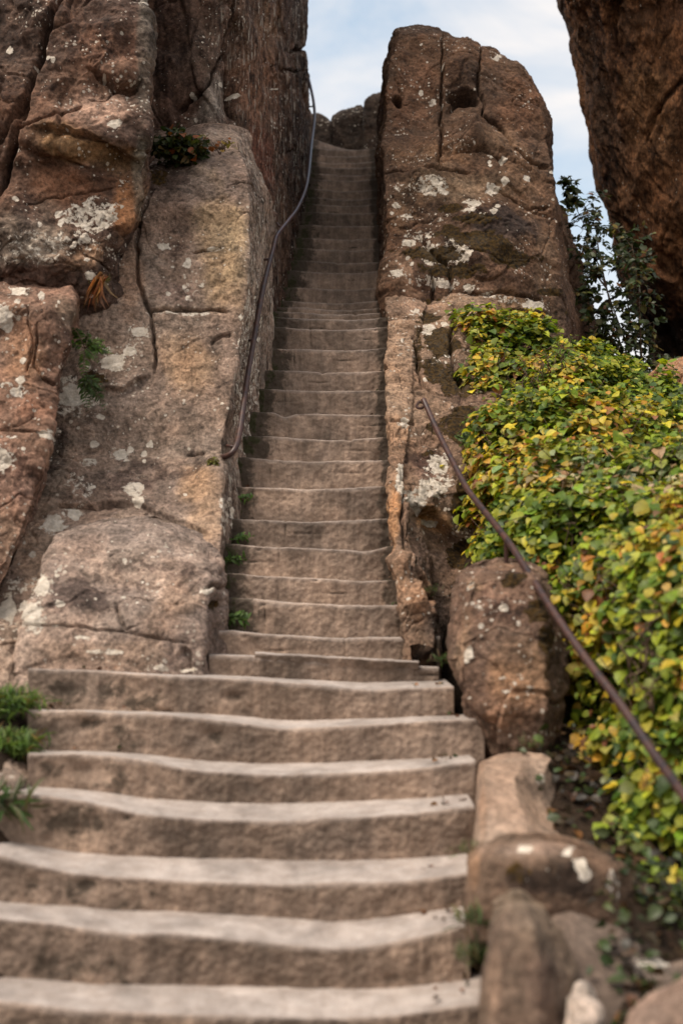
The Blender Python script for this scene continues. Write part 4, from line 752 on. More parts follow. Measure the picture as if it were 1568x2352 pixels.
o = rock('kerb_stone', rowsO, M_WORN, back=(0, 0.15, 0), round_=2, px=3.4, crease=0, amp=(0.016, 0.009, 0.004), facet=0.006, fscale=.3, base=((0.15, 0.11, 0.085), (0.10, 0.074, 0.058)), lichen=[(1205, 1958, 16, 6), (1300, 1962, 10, 5, .9), (1330, 1990, 12, 12, .8), (1400, 2030, 30, 40, .5), (1340, 2010, 12, 14, .8)],
  paint=[(1200, 1960, 110, 20, 0, (0.27, 0.215, 0.185), .7), (1250, 2025, 150, 50, 0, (0.055, 0.042, 0.032), .9), (1090, 2000, 24, 60, 0, (0.27, 0.18, 0.12), .6)], moss=[(1180, 2010, 60, 30, .45)], stain=[(1250, 2030, 140, 40, .5)], seed=84)  # pale top and near-black front: light and shade put into the colour
tag(o, 'broad dark stone block with small white lichen dots, middle of the kerb stones', 'rock', 'kerb stones beside the wide steps')
rowsP = [
 [(1090, 2520, 4.1), (1120, 2520, 3.95), (1240, 2520, 3.95), (1330, 2500, 4.15)],
 [(1098, 2360, 4.2), (1128, 2360, 4.02), (1240, 2360, 4.0), (1342, 2350, 4.2)],
 [(1104, 2240, 4.25), (1134, 2240, 4.08), (1240, 2235, 4.05), (1332, 2240, 4.25)],
 [(1118, 2140, 4.3), (1146, 2135, 4.14), (1225, 2130, 4.12), (1296, 2150, 4.3)],
 [(1138, 2085, 4.38), (1160, 2078, 4.25), (1210, 2074, 4.24), (1255, 2095, 4.38)],
 [(1152, 2072, 4.5), (1170, 2066, 4.45), (1205, 2066, 4.45), (1238, 2080, 4.5)]]
o = rock('kerb_stone', rowsP, M_WORN, back=(0, 0.12, 0), round_=5, px=3.6, crease=0, amp=(0.016, 0.008, 0.004), facet=0.005, base=((0.165, 0.135, 0.105), (0.125, 0.092, 0.075)), paint=[(1130, 2250, 30, 120, 0, (0.30, 0.215, 0.165), .6), (1230, 2250, 50, 100, 0, (0.17, 0.125, 0.105), .6)], seed=88, stain=[(1230, 2230, 60, 100, .4)])
tag(o, 'upright rounded brown stone at the right end of the lowest steps, nearest kerb stone', 'rock', 'kerb stones beside the wide steps')
rowsQ = [
 [(1250, 2400, 4.3), (1330, 2420, 4.2), (1460, 2400, 4.2), (1620, 2380, 4.3), (1750, 2360, 4.4)],
 [(1255, 2260, 4.4), (1330, 2280, 4.3), (1450, 2285, 4.3), (1600, 2290, 4.35), (1750, 2270, 4.45)],
 [(1260, 2170, 4.5), (1320, 2170, 4.45), (1430, 2200, 4.45), (1560, 2250, 4.45), (1750, 2240, 4.5)],
 [(1265, 2105, 4.6), (1310, 2100, 4.58), (1420, 2130, 4.6), (1540, 2210, 4.6), (1740, 2215, 4.65)],
 [(1275, 2085, 4.75), (1320, 2088, 4.75), (1420, 2118, 4.8), (1540, 2195, 4.8), (1730, 2205, 4.8)]]
o = rock('kerb_stone', rowsQ, M_WORN, back=(0, 0.1, -0.05), round_=3, px=3.6, crease=0, amp=(0.016, 0.007, 0.002), facet=0, base=((0.17, 0.142, 0.126), (0.115, 0.096, 0.085)), lichen=[(1500, 2210, 40, 18, .75)], seed=92)
tag(o, 'smooth grey stone sloping down to the right behind the upright brown stone', 'rock', 'kerb stones beside the wide steps')
rowsR = [
 [(1430, 2480, 3.8), (1470, 2480, 3.7), (1600, 2480, 3.65), (1750, 2460, 3.8)], [(1440, 2380, 3.85), (1475, 2370, 3.76), (1600, 2360, 3.7), (1750, 2340, 3.85)],
 [(1450, 2330, 3.9), (1490, 2315, 3.83), (1600, 2290, 3.78), (1750, 2270, 3.9)], [(1470, 2310, 4.0), (1510, 2295, 3.98), (1610, 2265, 3.95), (1740, 2250, 4.0)]]
o = rock('kerb_stone', rowsR, M_WORN, back=(0, 0.1, 0), round_=12, px=4, amp=(0.025, 0.01, 0.003), facet=0.008, base=((0.24, 0.185, 0.16), (0.17, 0.125, 0.10)), seed=95)
tag(o, 'brown stone cut off by the bottom right corner of the picture', 'rock', 'kerb stones beside the wide steps')
rowsT = [[(1296, 2400, 4.02), (1320, 2400, 3.96), (1360, 2400, 3.96), (1384, 2395, 4.02)], [(1300, 2330, 4.05), (1322, 2335, 3.98), (1360, 2335, 3.98), (1388, 2330, 4.05)],
         [(1305, 2295, 4.1), (1325, 2292, 4.05), (1355, 2298, 4.05), (1380, 2310, 4.1)], [(1312, 2287, 4.17), (1328, 2284, 4.15), (1350, 2290, 4.15), (1370, 2300, 4.17)]]
o = rock('pebble', rowsT, M_ROCK, back=(0, 0.04, 0), round_=10, px=4, amp=(0.008, 0.004, 0.001), facet=0, base=((0.55, 0.49, 0.45), (0.48, 0.43, 0.39)), seed=97)
tag(o, 'small whitish stone lying at the foot of the upright brown kerb stone', 'stone')
rowsU = [[(-760, 1900, 5.6), (-60, 1900, 5.55), (30, 1900, 5.55), (82, 1890, 5.75)], [(-760, 1800, 5.72), (-60, 1800, 5.66), (25, 1795, 5.66), (76, 1790, 5.82)], [(-760, 1750, 6.0), (-60, 1750, 5.95), (12, 1745, 5.95), (50, 1748, 6.05)], [(-760, 1735, 6.2), (-60, 1735, 6.15), (12, 1730, 6.15), (44, 1735, 6.2)]]
o = rock('edge_stone', rowsU, M_ROCK, back=(0, 0.1, 0), round_=12, px=3.6, amp=(0.03, 0.014, 0.004), facet=0.02, fscale=.25, base=((0.29, 0.235, 0.20), (0.21, 0.165, 0.135)), seed=99, moss=[(20, 1840, 40, 40, .5)])
tag(o, 'rough grey stone at the left end of the third wide step, below the grass', 'rock')

# ------------------------------------------------------------------ ground
def ground():
    xs = np.concatenate([np.linspace(-150, -8, 24)[:-1], np.linspace(-8, 9, 150), np.linspace(9, 150, 24)[1:]])
    ys = np.concatenate([np.linspace(-80, 2, 24)[:-1], np.linspace(2, 14, 130), np.linspace(14, 260, 34)[1:]])
    X, Y = np.meshgrid(xs, ys)
    zr = np.interp(Y, [-80, 1, 3.4, 4, 4.6, 5.4, 6, 7, 8, 9, 11, 14, 30, 260], [-1.9, -1.75, -1.55, -1.32, -1.08, -.76, -.46, .1, .75, 1.35, 2.2, 2.8, 3, 3])
    zl = np.interp(Y, [-80, 1, 3.4, 4.4, 5.0, 5.4, 5.8, 6.1, 6.5, 9, 30, 260], [-1.9, -1.75, -1.5, -1.25, -.98, -.80, -.52, -.32, -.22, -.1, 2.5, 3])
    zm = np.interp(Y, [-80, 1, 3.0, 3.7, 4.4, 6.5, 7.5, 17, 19, 30, 260], [-1.9, -1.75, -1.75, -1.7, -1.65, -.7, -.7, 6.2, 6.2, 3, 3])
    r = smooth01((X - .55) / .5); l = smooth01((-1.35 - X) / .4)
    Z = zm * (1 - r) * (1 - l) + zr * r + zl * l
    v = np.stack([X, Y, Z], -1).reshape(-1, 3)
    v[:, 2] -= 0.28 * smooth01((v[:, 0] - 1.15) / .5) * smooth01((5.9 - v[:, 1]) / .7) * smooth01((9 - v[:, 0]) / 3)
    near = np.exp(-((np.abs(v[:, 0]) / 12) ** 2))
    v[:, 2] += near * (0.10 * fbm(v * 1.3, 3) + 0.035 * fbm(v * 6, 3))
    nr, nc = X.shape; i, j = np.meshgrid(np.arange(nr - 1), np.arange(nc - 1), indexing='ij')
    q = np.stack([i * nc + j, i * nc + j + 1, (i + 1) * nc + j + 1, (i + 1) * nc + j], -1).reshape(-1, 4)
    o = link('ground', make_mesh('ground', v, q), M_SOIL, base=(0, 0, 0)); tag(o, kind='structure')
    return v.reshape(nr, nc, 3), xs, ys
GV, GX, GY = ground()
def gz(x, y):
    i = np.clip(np.searchsorted(GY, y) - 1, 0, len(GY) - 2); j = np.clip(np.searchsorted(GX, x) - 1, 0, len(GX) - 2)
    fy = (y - GY[i]) / (GY[i + 1] - GY[i]); fx = (x - GX[j]) / (GX[j + 1] - GX[j])
    z = GV[..., 2]
    return (z[i, j] * (1 - fx) + z[i, j + 1] * fx) * (1 - fy) + (z[i + 1, j] * (1 - fx) + z[i + 1, j + 1] * fx) * fy

# ------------------------------------------------------------------ leaves, blades, tubes
LT = np.array([(0, 0, 0), (-.30, .16, .05), (-.47, .42, .08), (-.33, .74, .05), (0, 1.0, -.06), (.33, .74, .05), (.47, .42, .08), (.30, .16, .05), (0, .30, 0), (0, .66, 0)], float)
LF = [(0, 8, 2, 1), (8, 9, 3, 2), (9, 4, 3, 3), (0, 7, 6, 8), (8, 6, 5, 9), (9, 5, 4, 4)]
LQ = [(0, 8, 2, 1), (8, 9, 3, 2), (0, 7, 6, 8), (8, 6, 5, 9)]; LTRI = [(9, 4, 3), (9, 5, 4)]
def unit(a): return a / np.maximum(np.linalg.norm(a, axis=-1, keepdims=True), 1e-9)
def leaves_mesh(name, pos, nrm, tip, size, colr, width=1.0, curl=0.25):
    n = len(pos); nrm = unit(nrm); tip = tip - nrm * (tip * nrm).sum(1, keepdims=True); tip = unit(tip); side = np.cross(tip, nrm)
    T = LT.copy(); T[:, 0] *= width
    c = curl * (0.4 + RNG.random((n, 1)))
    x = T[None, :, 0] * (1 + 0.15 * RNG.standard_normal((n, 1))); y = T[None, :, 1] + 0 * x
    z = T[None, :, 2] * (1 + RNG.standard_normal((n, 1)) * .8) - c * y * y
    s = size[:, None, None]
    v = pos[:, None] + s * (x[..., None] * side[:, None] + y[..., None] * tip[:, None] + z[..., None] * nrm[:, None])
    k = len(T); idx = (np.arange(n) * k)[:, None, None]
    q = (np.array(LQ)[None] + idx).reshape(-1, 4); t = (np.array(LTRI)[None] + idx).reshape(-1, 3)
    me = bpy.data.meshes.new(name)
    loops = np.concatenate([q.ravel(), t.ravel()]).astype(np.int32)
    st = np.concatenate([np.arange(len(q)) * 4, len(q) * 4 + np.arange(len(t)) * 3]).astype(np.int32); to = np.concatenate([np.full(len(q), 4), np.full(len(t), 3)]).astype(np.int32)
    me.vertices.add(n * k); me.vertices.foreach_set('co', v.astype(np.float32).ravel())
    me.loops.add(len(loops)); me.loops.foreach_set('vertex_index', loops)
    me.polygons.add(len(st)); me.polygons.foreach_set('loop_start', st); me.polygons.foreach_set('loop_total', to)
    me.update(calc_edges=True)
    me.polygons.foreach_set('use_smooth', np.ones(len(st), bool))
    set_attr(me, 'Col', np.repeat(colr, k, 0))
    return me
def tube_mesh(name, paths, seg=8):
    """paths: list of (points (n,3), radii (n,))"""
    V, Q, Pn = [], [], []; o = 0
    for pts, rad in paths:
        pts = np.asarray(pts, float); n = len(pts); rad = np.broadcast_to(rad, n)
        tan = unit(np.gradient(pts, axis=0)); ref = np.array([0.13, 0.31, 0.94]); 
        if abs(tan[0] @ ref) > .9: ref = np.array([1.0, 0.1, 0])
        u = None; rings = []
        for k in range(n):
            u = np.cross(tan[k], ref) if u is None else u - tan[k] * (u @ tan[k]); u = u / np.linalg.norm(u); w2 = np.cross(tan[k], u)
            a = np.arange(seg) / seg * 2 * math.pi
            rings.append(pts[k] + rad[k] * (np.cos(a)[:, None] * u + np.sin(a)[:, None] * w2))
        V.append(np.concatenate(rings))
        i, j = np.meshgrid(np.arange(n - 1), np.arange(seg), indexing='ij'); j2 = (j + 1) % seg
        Q.append(o + np.stack([i * seg + j, i * seg + j2, (i + 1) * seg + j2, (i + 1) * seg + j], -1).reshape(-1, 4))
        Pn.append([o + k for k in range(seg)][::-1]); Pn.append([o + (n - 1) * seg + k for k in range(seg)]); o += n * seg
    return make_mesh(name, np.concatenate(V), np.concatenate(Q), Pn)
def spline(pts, n=8):
    p = np.asarray(pts, float); p = np.concatenate([2 * p[:1] - p[1:2], p, 2 * p[-1:] - p[-2:-1]]); out_ = []
    for i in range(1, len(p) - 2):
        t = np.linspace(0, 1, n, endpoint=False)[:, None]
        out_.append(0.5 * (2 * p[i] + (p[i + 1] - p[i - 1]) * t + (2 * p[i - 1] - 5 * p[i] + 4 * p[i + 1] - p[i + 2]) * t ** 2 + (-p[i - 1] + 3 * p[i] - 3 * p[i + 1] + p[i + 2]) * t ** 3))
    out_.append(p[-2:-1]); return np.concatenate(out_)
def pick(cols, weights, n, var=.22):
    c = np.array(cols)[RNG.choice(len(cols), n, p=np.array(weights) / sum(weights))]
    return np.clip(c * (1 + var * RNG.standard_normal((n, 1))) * (1 + .08 * RNG.standard_normal((n, 3))), 0.004, .8)

# ------------------------------------------------------------------ handrails
rail = [(498, 1052, 8.30), (522, 1047, 8.22), (540, 1030, 8.22), (552, 985, 8.38), (568, 870, 8.75), (585, 770, 8.98), (605, 660, 9.22), (628, 570, 9.7), (637, 540, 9.95), (660, 510, 10.6), (685, 475, 11.5), (705, 420, 12.5), (715, 330, 14.4), (722, 270, 15.4), (720, 235, 15.8), (712, 195, 16.3), (705, 168, 16.8)]
hr = empty('handrail', P(540, 1030, 8.3)); tag(hr, 'dark iron handrail fixed to the rock wall left of the narrow stairs', 'handrail', 'iron handrails')
link('rail', tube_mesh('rail', [(spline([P(*q) for q in rail], 10), 0.0215)], 12), M_IRON, hr)
for q0, q1, q2 in (((596, 592, 9.6), (606, 596, 9.52), (622, 594, 9.52)), ((562, 778, 9.05), (572, 782, 8.95), (584, 778, 8.95)), ((520, 1022, 8.5), (524, 1024, 8.3), (541, 1026, 8.24)), ((706, 243, 16.2), (716, 245, 15.8), (721, 238, 15.75)), ((636, 512, 10.9), (642, 520, 10.5), (650, 524, 10.35))):
    link('bracket', tube_mesh('bracket', [(spline([P(*q0), P(*q1), P(*q2)], 6), 0.011)], 8), M_IRON, hr)
rail2 = [(972, 918, 8.42), (984, 945, 8.32), (1004, 990, 8.12), (1040, 1062, 7.75), (1072, 1122, 7.42), (1110, 1172, 7.1), (1165, 1242, 6.65), (1225, 1335, 6.2), (1280, 1420, 5.85), (1350, 1520, 5.5), (1420, 1612, 5.2), (1500, 1730, 4.87), (1568, 1825, 4.6), (1700, 2010, 4.15)]
hr2 = empty('handrail', P(1165, 1300, 6.65)); tag(hr2, 'dark iron handrail descending on the right in front of the green hedge', 'handrail', 'iron handrails')
link('rail', tube_mesh('rail', [(spline([P(*q) for q in rail2], 10), 0.0205)], 14), M_IRON, hr2)
link('post', tube_mesh('post', [(spline([P(1162, 1238, 6.68), P(1162, 1275, 6.7), P(1162, 1330, 6.72)], 5), 0.014)], 10), M_IRON, hr2)
link('bracket', tube_mesh('bracket', [(spline([P(976, 930, 8.4), P(966, 938, 8.42), P(956, 934, 8.5), P(962, 924, 8.65), P(974, 926, 8.7)], 6), 0.011)], 8), M_IRON, hr2)

# ------------------------------------------------------------------ hedge
HN = [
 [(1330, 1790, 6.35), (1430, 1900, 5.75), (1470, 2110, 5.15), (1580, 2300, 4.85), (1900, 2360, 4.75)],
 [(1285, 1650, 6.55), (1310, 1640, 6.3), (1435, 1740, 5.85), (1560, 1890, 5.3), (1900, 1930, 4.9)],
 [(1264, 1500, 6.75), (1285, 1480, 6.45), (1430, 1500, 5.95), (1620, 1550, 5.4), (1900, 1550, 5.1)],
 [(1215, 1345, 7.1), (1235, 1335, 6.8), (1400, 1330, 6.2), (1600, 1330, 5.65), (1900, 1330, 5.3)],
 [(1110, 1300, 7.8), (1128, 1265, 7.5), (1380, 1225, 6.4), (1600, 1185, 5.9), (1900, 1150, 5.6)],
 [(1112, 1160, 8.0), (1122, 1150, 7.8), (1350, 1165, 6.8), (1600, 1150, 6.4), (1900, 1130, 6.2)],
 [(1106, 1065, 8.3), (1118, 1060, 8.1), (1350, 1080, 7.4), (1600, 1060, 7.2), (1900, 1050, 7.1)],
 [(1100, 960, 8.8), (1112, 960, 8.6), (1350, 960, 8.2), (1600, 1030, 8), (1900, 1050, 7.9)],
 [(1090, 880, 9.6), (1102, 880, 9.4), (1300, 895, 9.1), (1500, 950, 9), (1850, 1010, 9)],
 [(1080, 790, 10.0), (1092, 790, 9.8), (1300, 815, 9.6), (1450, 895, 9.6), (1800, 985, 9.6)],
 [(1078, 735, 10.25), (1092, 730, 10.05), (1250, 770, 10.0), (1420, 858, 10.0), (1750, 980, 10.0)],
 [(1086, 722, 10.5), (1115, 716, 10.5), (1250, 762, 10.5), (1430, 850, 10.5), (1750, 975, 10.5)]]
ctrl = np.array([[P(*q) for q in r] for r in HN]); ctrl = np.concatenate([ctrl[:, :1] + (0, .9, 0), ctrl], 1)
g = relax(dense_grid(ctrl, False, 14), 3, False)
du = np.gradient(g, axis=1); dv = np.gradient(g, axis=0); gn = unit(np.cross(du, dv)); gn *= np.sign((gn * -g).sum(-1, keepdims=True) + 1e-9)
fl = g.reshape(-1, 3); fn = gn.reshape(-1, 3)
bump_ = 0.17 * fbm(fl * 1.7, 3) + 0.12 * fbm(fl * 4.5 + 8, 2)
fl = fl + fn * bump_[:, None]; g = fl.reshape(g.shape)
A_ = np.linalg.norm(np.cross(du, dv), axis=-1).ravel(); A_ /= A_.sum()
nl = 76000
k = RNG.choice(len(fl), nl, p=A_)
gap = fbm(fl * 2.7 + 61, 3)[k]
lay = RNG.random(nl) ** 1.6
pos = fl[k] + (du.reshape(-1, 3)[k] * (RNG.random((nl, 1)) - .5) + dv.reshape(-1, 3)[k] * (RNG.random((nl, 1)) - .5)) - fn[k] * (lay * 0.20 - 0.05)[:, None] + RNG.standard_normal((nl, 3)) * .02
keep = ~((gap > 0.11) & (lay < .7) & (RNG.random(nl) < .88))
pos, k = pos[keep], k[keep]; nl = len(pos)
nr_ = fn[k] * 0.55 + np.array([-.1, -.22, .85]) + RNG.standard_normal((nl, 3)) * .38
tip = np.array([0, -.25, -.8]) + RNG.standard_normal((nl, 3)) * .6 + fn[k] * .3
tone = fbm(pos * 1.3 + 23, 3); pyx, pyy, _ = proj(pos)
cg = pick([(0.105, 0.16, 0.015), (0.20, 0.245, 0.02), (0.050, 0.090, 0.013), (0.32, 0.32, 0.025)], [4, 5, 2.4, 3], nl)
cy = pick([(0.46, 0.36, 0.025), (0.50, 0.29, 0.03), (0.38, 0.33, 0.07), (0.36, 0.14, 0.035), (0.22, 0.10, 0.045)], [5, 2.5, 4, 1.2, 1.0], nl)
ylw = np.clip(0.10 + 1.5 * fbm(pos * 0.9 + 23, 2) + 1.3 * fbm(pos * 3.3 + 77, 2) + 0.26 * np.exp(-((pyy - 930) / 70) ** 2) + 0.22 * np.exp(-((pyy - 1090) / 60) ** 2), 0.02, .7)
colr = np.where((RNG.random(nl) < ylw)[:, None], cy, cg)
pb = np.exp(-((pyy - 1085 - 14 * tone) / 42) ** 2) * smooth01((pyx - 1120) / 200)
colr = np.where((RNG.random(nl) < .5 * pb)[:, None], pick([(0.42, 0.33, 0.17), (0.36, 0.24, 0.12), (0.20, 0.26, 0.12)], [3, 2, 2], nl), colr)
size = 0.054 * np.clip(np.exp(.34 * RNG.standard_normal(nl)), .4, 1.9)
hb = P(1400, 1800, 6.0)
hd = empty('hedge', hb); tag(hd, 'dense leafy hedge in green and autumn yellow climbing the bank on the right', 'hedge')
link('foliage', leaves_mesh('foliage', pos, nr_, tip, size, colr, .95), M_LEAF, hd)
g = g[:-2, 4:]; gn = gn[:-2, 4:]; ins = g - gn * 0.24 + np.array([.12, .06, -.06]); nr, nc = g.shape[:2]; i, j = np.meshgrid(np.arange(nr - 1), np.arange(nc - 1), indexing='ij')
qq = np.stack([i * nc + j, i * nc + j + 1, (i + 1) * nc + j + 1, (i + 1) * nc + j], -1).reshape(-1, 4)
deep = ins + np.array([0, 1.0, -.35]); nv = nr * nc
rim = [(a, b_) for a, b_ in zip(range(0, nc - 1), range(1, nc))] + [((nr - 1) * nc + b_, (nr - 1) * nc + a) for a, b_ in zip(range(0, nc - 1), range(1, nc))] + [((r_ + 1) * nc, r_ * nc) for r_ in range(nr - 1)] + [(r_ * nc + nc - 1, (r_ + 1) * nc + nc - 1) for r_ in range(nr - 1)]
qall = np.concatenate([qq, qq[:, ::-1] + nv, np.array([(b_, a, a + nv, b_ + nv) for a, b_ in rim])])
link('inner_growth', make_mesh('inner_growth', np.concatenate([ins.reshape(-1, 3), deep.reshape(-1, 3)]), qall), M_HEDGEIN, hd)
tw = []
for _ in range(420):
    a = RNG.integers(len(fl)); p0 = fl[a] - fn[a] * .18; d0 = unit(fn[a] * .5 + np.array([0, 0, .5]) + RNG.standard_normal(3) * .5); Ln = RNG.uniform(.2, .5)
    pts = [p0 + d0 * Ln * t + RNG.standard_normal(3) * .022 for t in np.linspace(0, 1, 6)]
    tw.append((spline(pts, 3), np.linspace(.0045, .0018, 16)))
for (x, y, z) in ((1240, 860, 9.3), (1290, 830, 9.35), (1260, 840, 9.3), (1200, 880, 9.25), (1320, 850, 9.3), (1480, 1490, 5.5), (1440, 1560, 5.6), (1400, 1380, 6.0), (1490, 1600, 5.5)):
    for _ in range(3):
        p0 = P(x, y + 30, z); pts = [p0 + np.array([RNG.uniform(-.1, .1) * t, -.03, .3 * t]) + RNG.standard_normal(3) * .02 for t in np.linspace(0, 1, 7)]
        tw.append((spline(pts, 3), np.linspace(.006, .002, 19)))
tag(link('twigs', tube_mesh('twigs', tw, 5), M_TWIG, hd), kind='stuff')

# ------------------------------------------------------------------ shrub against the sky
sh = empty('shrub', P(1470, 930, 12.6)); tag(sh, 'dark leafy shrub silhouetted against the sky in the gap beside the leaning tower', 'shrub')
bt, lp, ld = [], [], []
rs = random.Random(12)
mains = [[(1480, 930, 12.6), (1440, 800, 12.5), (1390, 660, 12.4), (1350, 540, 12.4), (1318, 470, 12.4)], [(1480, 930, 12.6), (1450, 760, 12.6), (1430, 620, 12.6), (1420, 520, 12.7)], [(1480, 930, 12.5), (1470, 780, 12.3), (1465, 660, 12.3), (1450, 560, 12.4)],
         [(1470, 930, 12.5), (1400, 800, 12.3), (1360, 720, 12.2), (1340, 640, 12.2)], [(1480, 930, 12.6), (1420, 850, 12.4), (1385, 790, 12.3), (1370, 720, 12.3)], [(1490, 930, 12.4), (1500, 820, 12.3), (1500, 740, 12.3)], [(1440, 900, 12.4), (1410, 860, 12.3), (1390, 820, 12.2)],
         [(1430, 820, 12.5), (1380, 610, 12.4), (1365, 520, 12.5), (1340, 470, 12.5)], [(1318, 470, 12.4), (1305, 440, 12.4), (1300, 420, 12.4)], [(1390, 660, 12.4), (1345, 600, 12.3), (1330, 560, 12.3)]]
for mi, mm in enumerate(mains):
    pts = spline([P(*q) for q in mm], 8); n = len(pts); bt.append((pts, np.linspace(.012, .003, n)))
    for k in range(3 if mi != 8 else 2, n, 1 if mi < 8 else 1):
        for _ in range({0: 1, 1: 2, 2: 2, 3: 2, 4: 2, 5: 1, 6: 2, 7: 1, 8: 1, 9: 1}[mi]):
            d0 = unit(np.array([rs.uniform(-1, .8), rs.uniform(-.8, .4), rs.uniform(-.6, .8)])); Ln = rs.uniform(.12, .34) if mi != 8 else .1
            sp = np.array([pts[k] + d0 * Ln * t + np.array([0, 0, -.06 * t * t]) for t in np.linspace(0, 1, 6)]); bt.append((sp, np.linspace(.004, .0015, 6)))
            for t in range(1, 6):
                for s in (-1, 1):
                    if rs.random() < .95: lp.append(sp[t] + np.array([rs.uniform(-.015, .015) for _ in range(3)])); ld.append(unit(d0 + s * unit(np.cross(d0, [0.2, .9, .3])) * 1.0 + np.array([0, 0, -.2])))
lp, ld = np.array(lp), np.array(ld); n = len(lp)
colr = pick([(0.022, 0.034, 0.008), (0.032, 0.048, 0.010), (0.075, 0.075, 0.014), (0.16, 0.12, 0.02), (0.14, 0.06, 0.02)], [5, 5, 2.5, 1, .5], n)
link('crown', leaves_mesh('crown', lp, np.array([0, -.5, .7]) + RNG.standard_normal((n, 3)) * .5, ld, .072 * (.65 + .7 * RNG.random(n)), colr, .75), M_LEAFD, sh)
link('branches', tube_mesh('branches', bt, 5), M_TWIG, sh)

# ------------------------------------------------------------------ small plants
def leafy(name, label, cat, center, rad, n, size, cols, wts, group=None, stems=10, mat=None, width=.9, flat=1.0):
    c = P(*center); root = empty(name, c - np.array([0, -.05, rad[2] * .8])); tag(root, label, cat, group)
    d = RNG.standard_normal((n, 3)); d = unit(d) * (RNG.random((n, 1)) ** .45) * np.array(rad); p = c + d
    nn = np.array([0, -.5, .7]) + RNG.standard_normal((n, 3)) * .5
    link('foliage', leaves_mesh('foliage', p, nn, d / np.array(rad) + RNG.standard_normal((n, 3)) * .5, size * (.7 + .6 * RNG.random(n)), pick(cols, wts, n), width), mat or M_LEAF, root)
    base = c + np.array([0, rad[1] * .6, -rad[2] * .9])
    link('stems', tube_mesh('stems', [(spline([base + RNG.standard_normal(3) * .02, c + d[i] * .5 + RNG.standard_normal(3) * .02, c + d[i]], 4), np.linspace(.004, .0015, 9)) for i in range(min(n, stems))], 5), M_TWIG, root)
    return root
leafy('bush', 'small dark bush with russet tints growing from the ledge in the left rocks', 'bush', (412, 340, 9.15), (.24, .16, .155), 520, .062, [(0.03, 0.042, 0.012), (0.05, 0.06, 0.015), (0.10, 0.075, 0.02), (0.22, 0.07, 0.02)], [5, 4, 1.6, .8], stems=40)
# sparse tips of the bush to the right
leafy('sprig', 'thin sprig with reddish leaves right of the small dark bush', 'plant', (505, 330, 9.25), (.16, .05, .06), 16, .042, [(0.25, 0.08, 0.02), (0.20, 0.16, 0.02)], [2, 1], stems=16)
leafy('moss_tuft', 'yellow green moss tuft under the bottom hook of the left handrail', 'moss', (490, 1064, 8.12), (.04, .03, .045), 160, .018, [(0.16, 0.15, 0.02), (0.10, 0.10, 0.015)], [1, 1], stems=4)

def fronds(name, label, cat, base, dirs, length, cols, wts, group=None, pinn=14, lw=.22):
    """fern: arching fronds with paired leaflets"""
    b0 = P(*base); root = empty(name, b0); tag(root, label, cat, group); st_, lp, ld, ln_ = [], [], [], []
    for d in dirs:
        d = unit(np.array(d, float)); Ln = length * RNG.uniform(.7, 1.15); side = unit(np.cross(d, [0, -1, .3]))
        pts = np.array([b0 + d * Ln * t + np.array([0, -.02 * t, -.35 * Ln * t * t]) for t in np.linspace(0, 1, pinn)])
        st_.append((pts, np.linspace(.003, .001, pinn)))
        for i in range(2, pinn):
            for s in (-1, 1):
                lp.append(pts[i]); ld.append(side * s + d * .45); ln_.append(Ln * lw * math.sin(math.pi * (i / pinn) ** .7) + .006)
    n = len(lp)
    link('fronds', leaves_mesh('fronds', np.array(lp), np.array([0, -.8, .5]) + RNG.standard_normal((n, 3)) * .2, np.array(ld), np.array(ln_), pick(cols, wts, n), .45), M_GRASS, root)
    link('stems', tube_mesh('stems', st_, 5), M_TWIG, root)
G1 = [(0.07, 0.12, 0.02), (0.10, 0.17, 0.025), (0.05, 0.085, 0.02)]
def rd(n, up=.4, spread=1): return [(RNG.uniform(-spread, spread), RNG.uniform(-.7, 0), RNG.uniform(-.3, up + .6)) for _ in range(n)]
fronds('fern', 'green fern growing from the crack right of the reddish left slab', 'fern', (195, 800, 8.15), [(.9, -.2, .7), (.7, -.3, .3), (-.3, -.3, .9), (.3, -.3, 1), (1, -.2, .1), (-.5, -.3, .2), (.5, -.4, -.3), (.1, -.4, -.6), (.8, -.3, .5)], .20, G1, [3, 3, 2], 'ferns in the left rock cracks')
fronds('fern', 'dark drooping fern below the green fern, hanging over the spotted slab', 'fern', (188, 862, 8.15), [(.6, -.3, -.5), (.8, -.3, -.7), (.5, -.4, -.9), (.9, -.3, -.3), (.3, -.4, -.8), (1, -.3, -.8)], .24, [(0.05, 0.08, 0.015), (0.04, 0.065, 0.015)], [1, 1], 'ferns in the left rock cracks')
fronds('fern', 'small fern at the rocky edge where the right handrail passes the hedge', 'fern', (1060, 1010, 8.5), rd(8), .11, G1, [3, 2, 2])

def tuft(name, label, cat, base, n, length, cols, wts, group=None, spread=.5, drop=.6, lean=(0, -.2, .8), rad=.04, kind=None, mat=None, bw=.055):
    b0 = P(*base) if not isinstance(base, np.ndarray) else base
    p = b0 + RNG.standard_normal((n, 3)) * np.array([rad, rad * .5, rad * .25])
    d = np.array(lean) + RNG.standard_normal((n, 3)) * spread
    me = leaves_mesh(name, p, np.array([0, -1, .3]) + RNG.standard_normal((n, 3)) * .4, d, length * (.6 + .7 * RNG.random(n)), pick(cols, wts, n), bw, drop)
    o = link(name, me, mat or M_GRASS); tag(o, label, cat, group, kind); return o
tuft('grass_tuft', 'dry orange grass tuft hanging from the crack above the left slab', 'grass', (232, 632, 8.1), 48, .22, [(0.46, 0.21, 0.07), (0.36, 0.15, 0.05), (0.24, 0.12, 0.06)], [2, 2, 1], lean=(-.22, -.15, -.9), spread=.13, drop=.08, rad=.03, bw=.022)
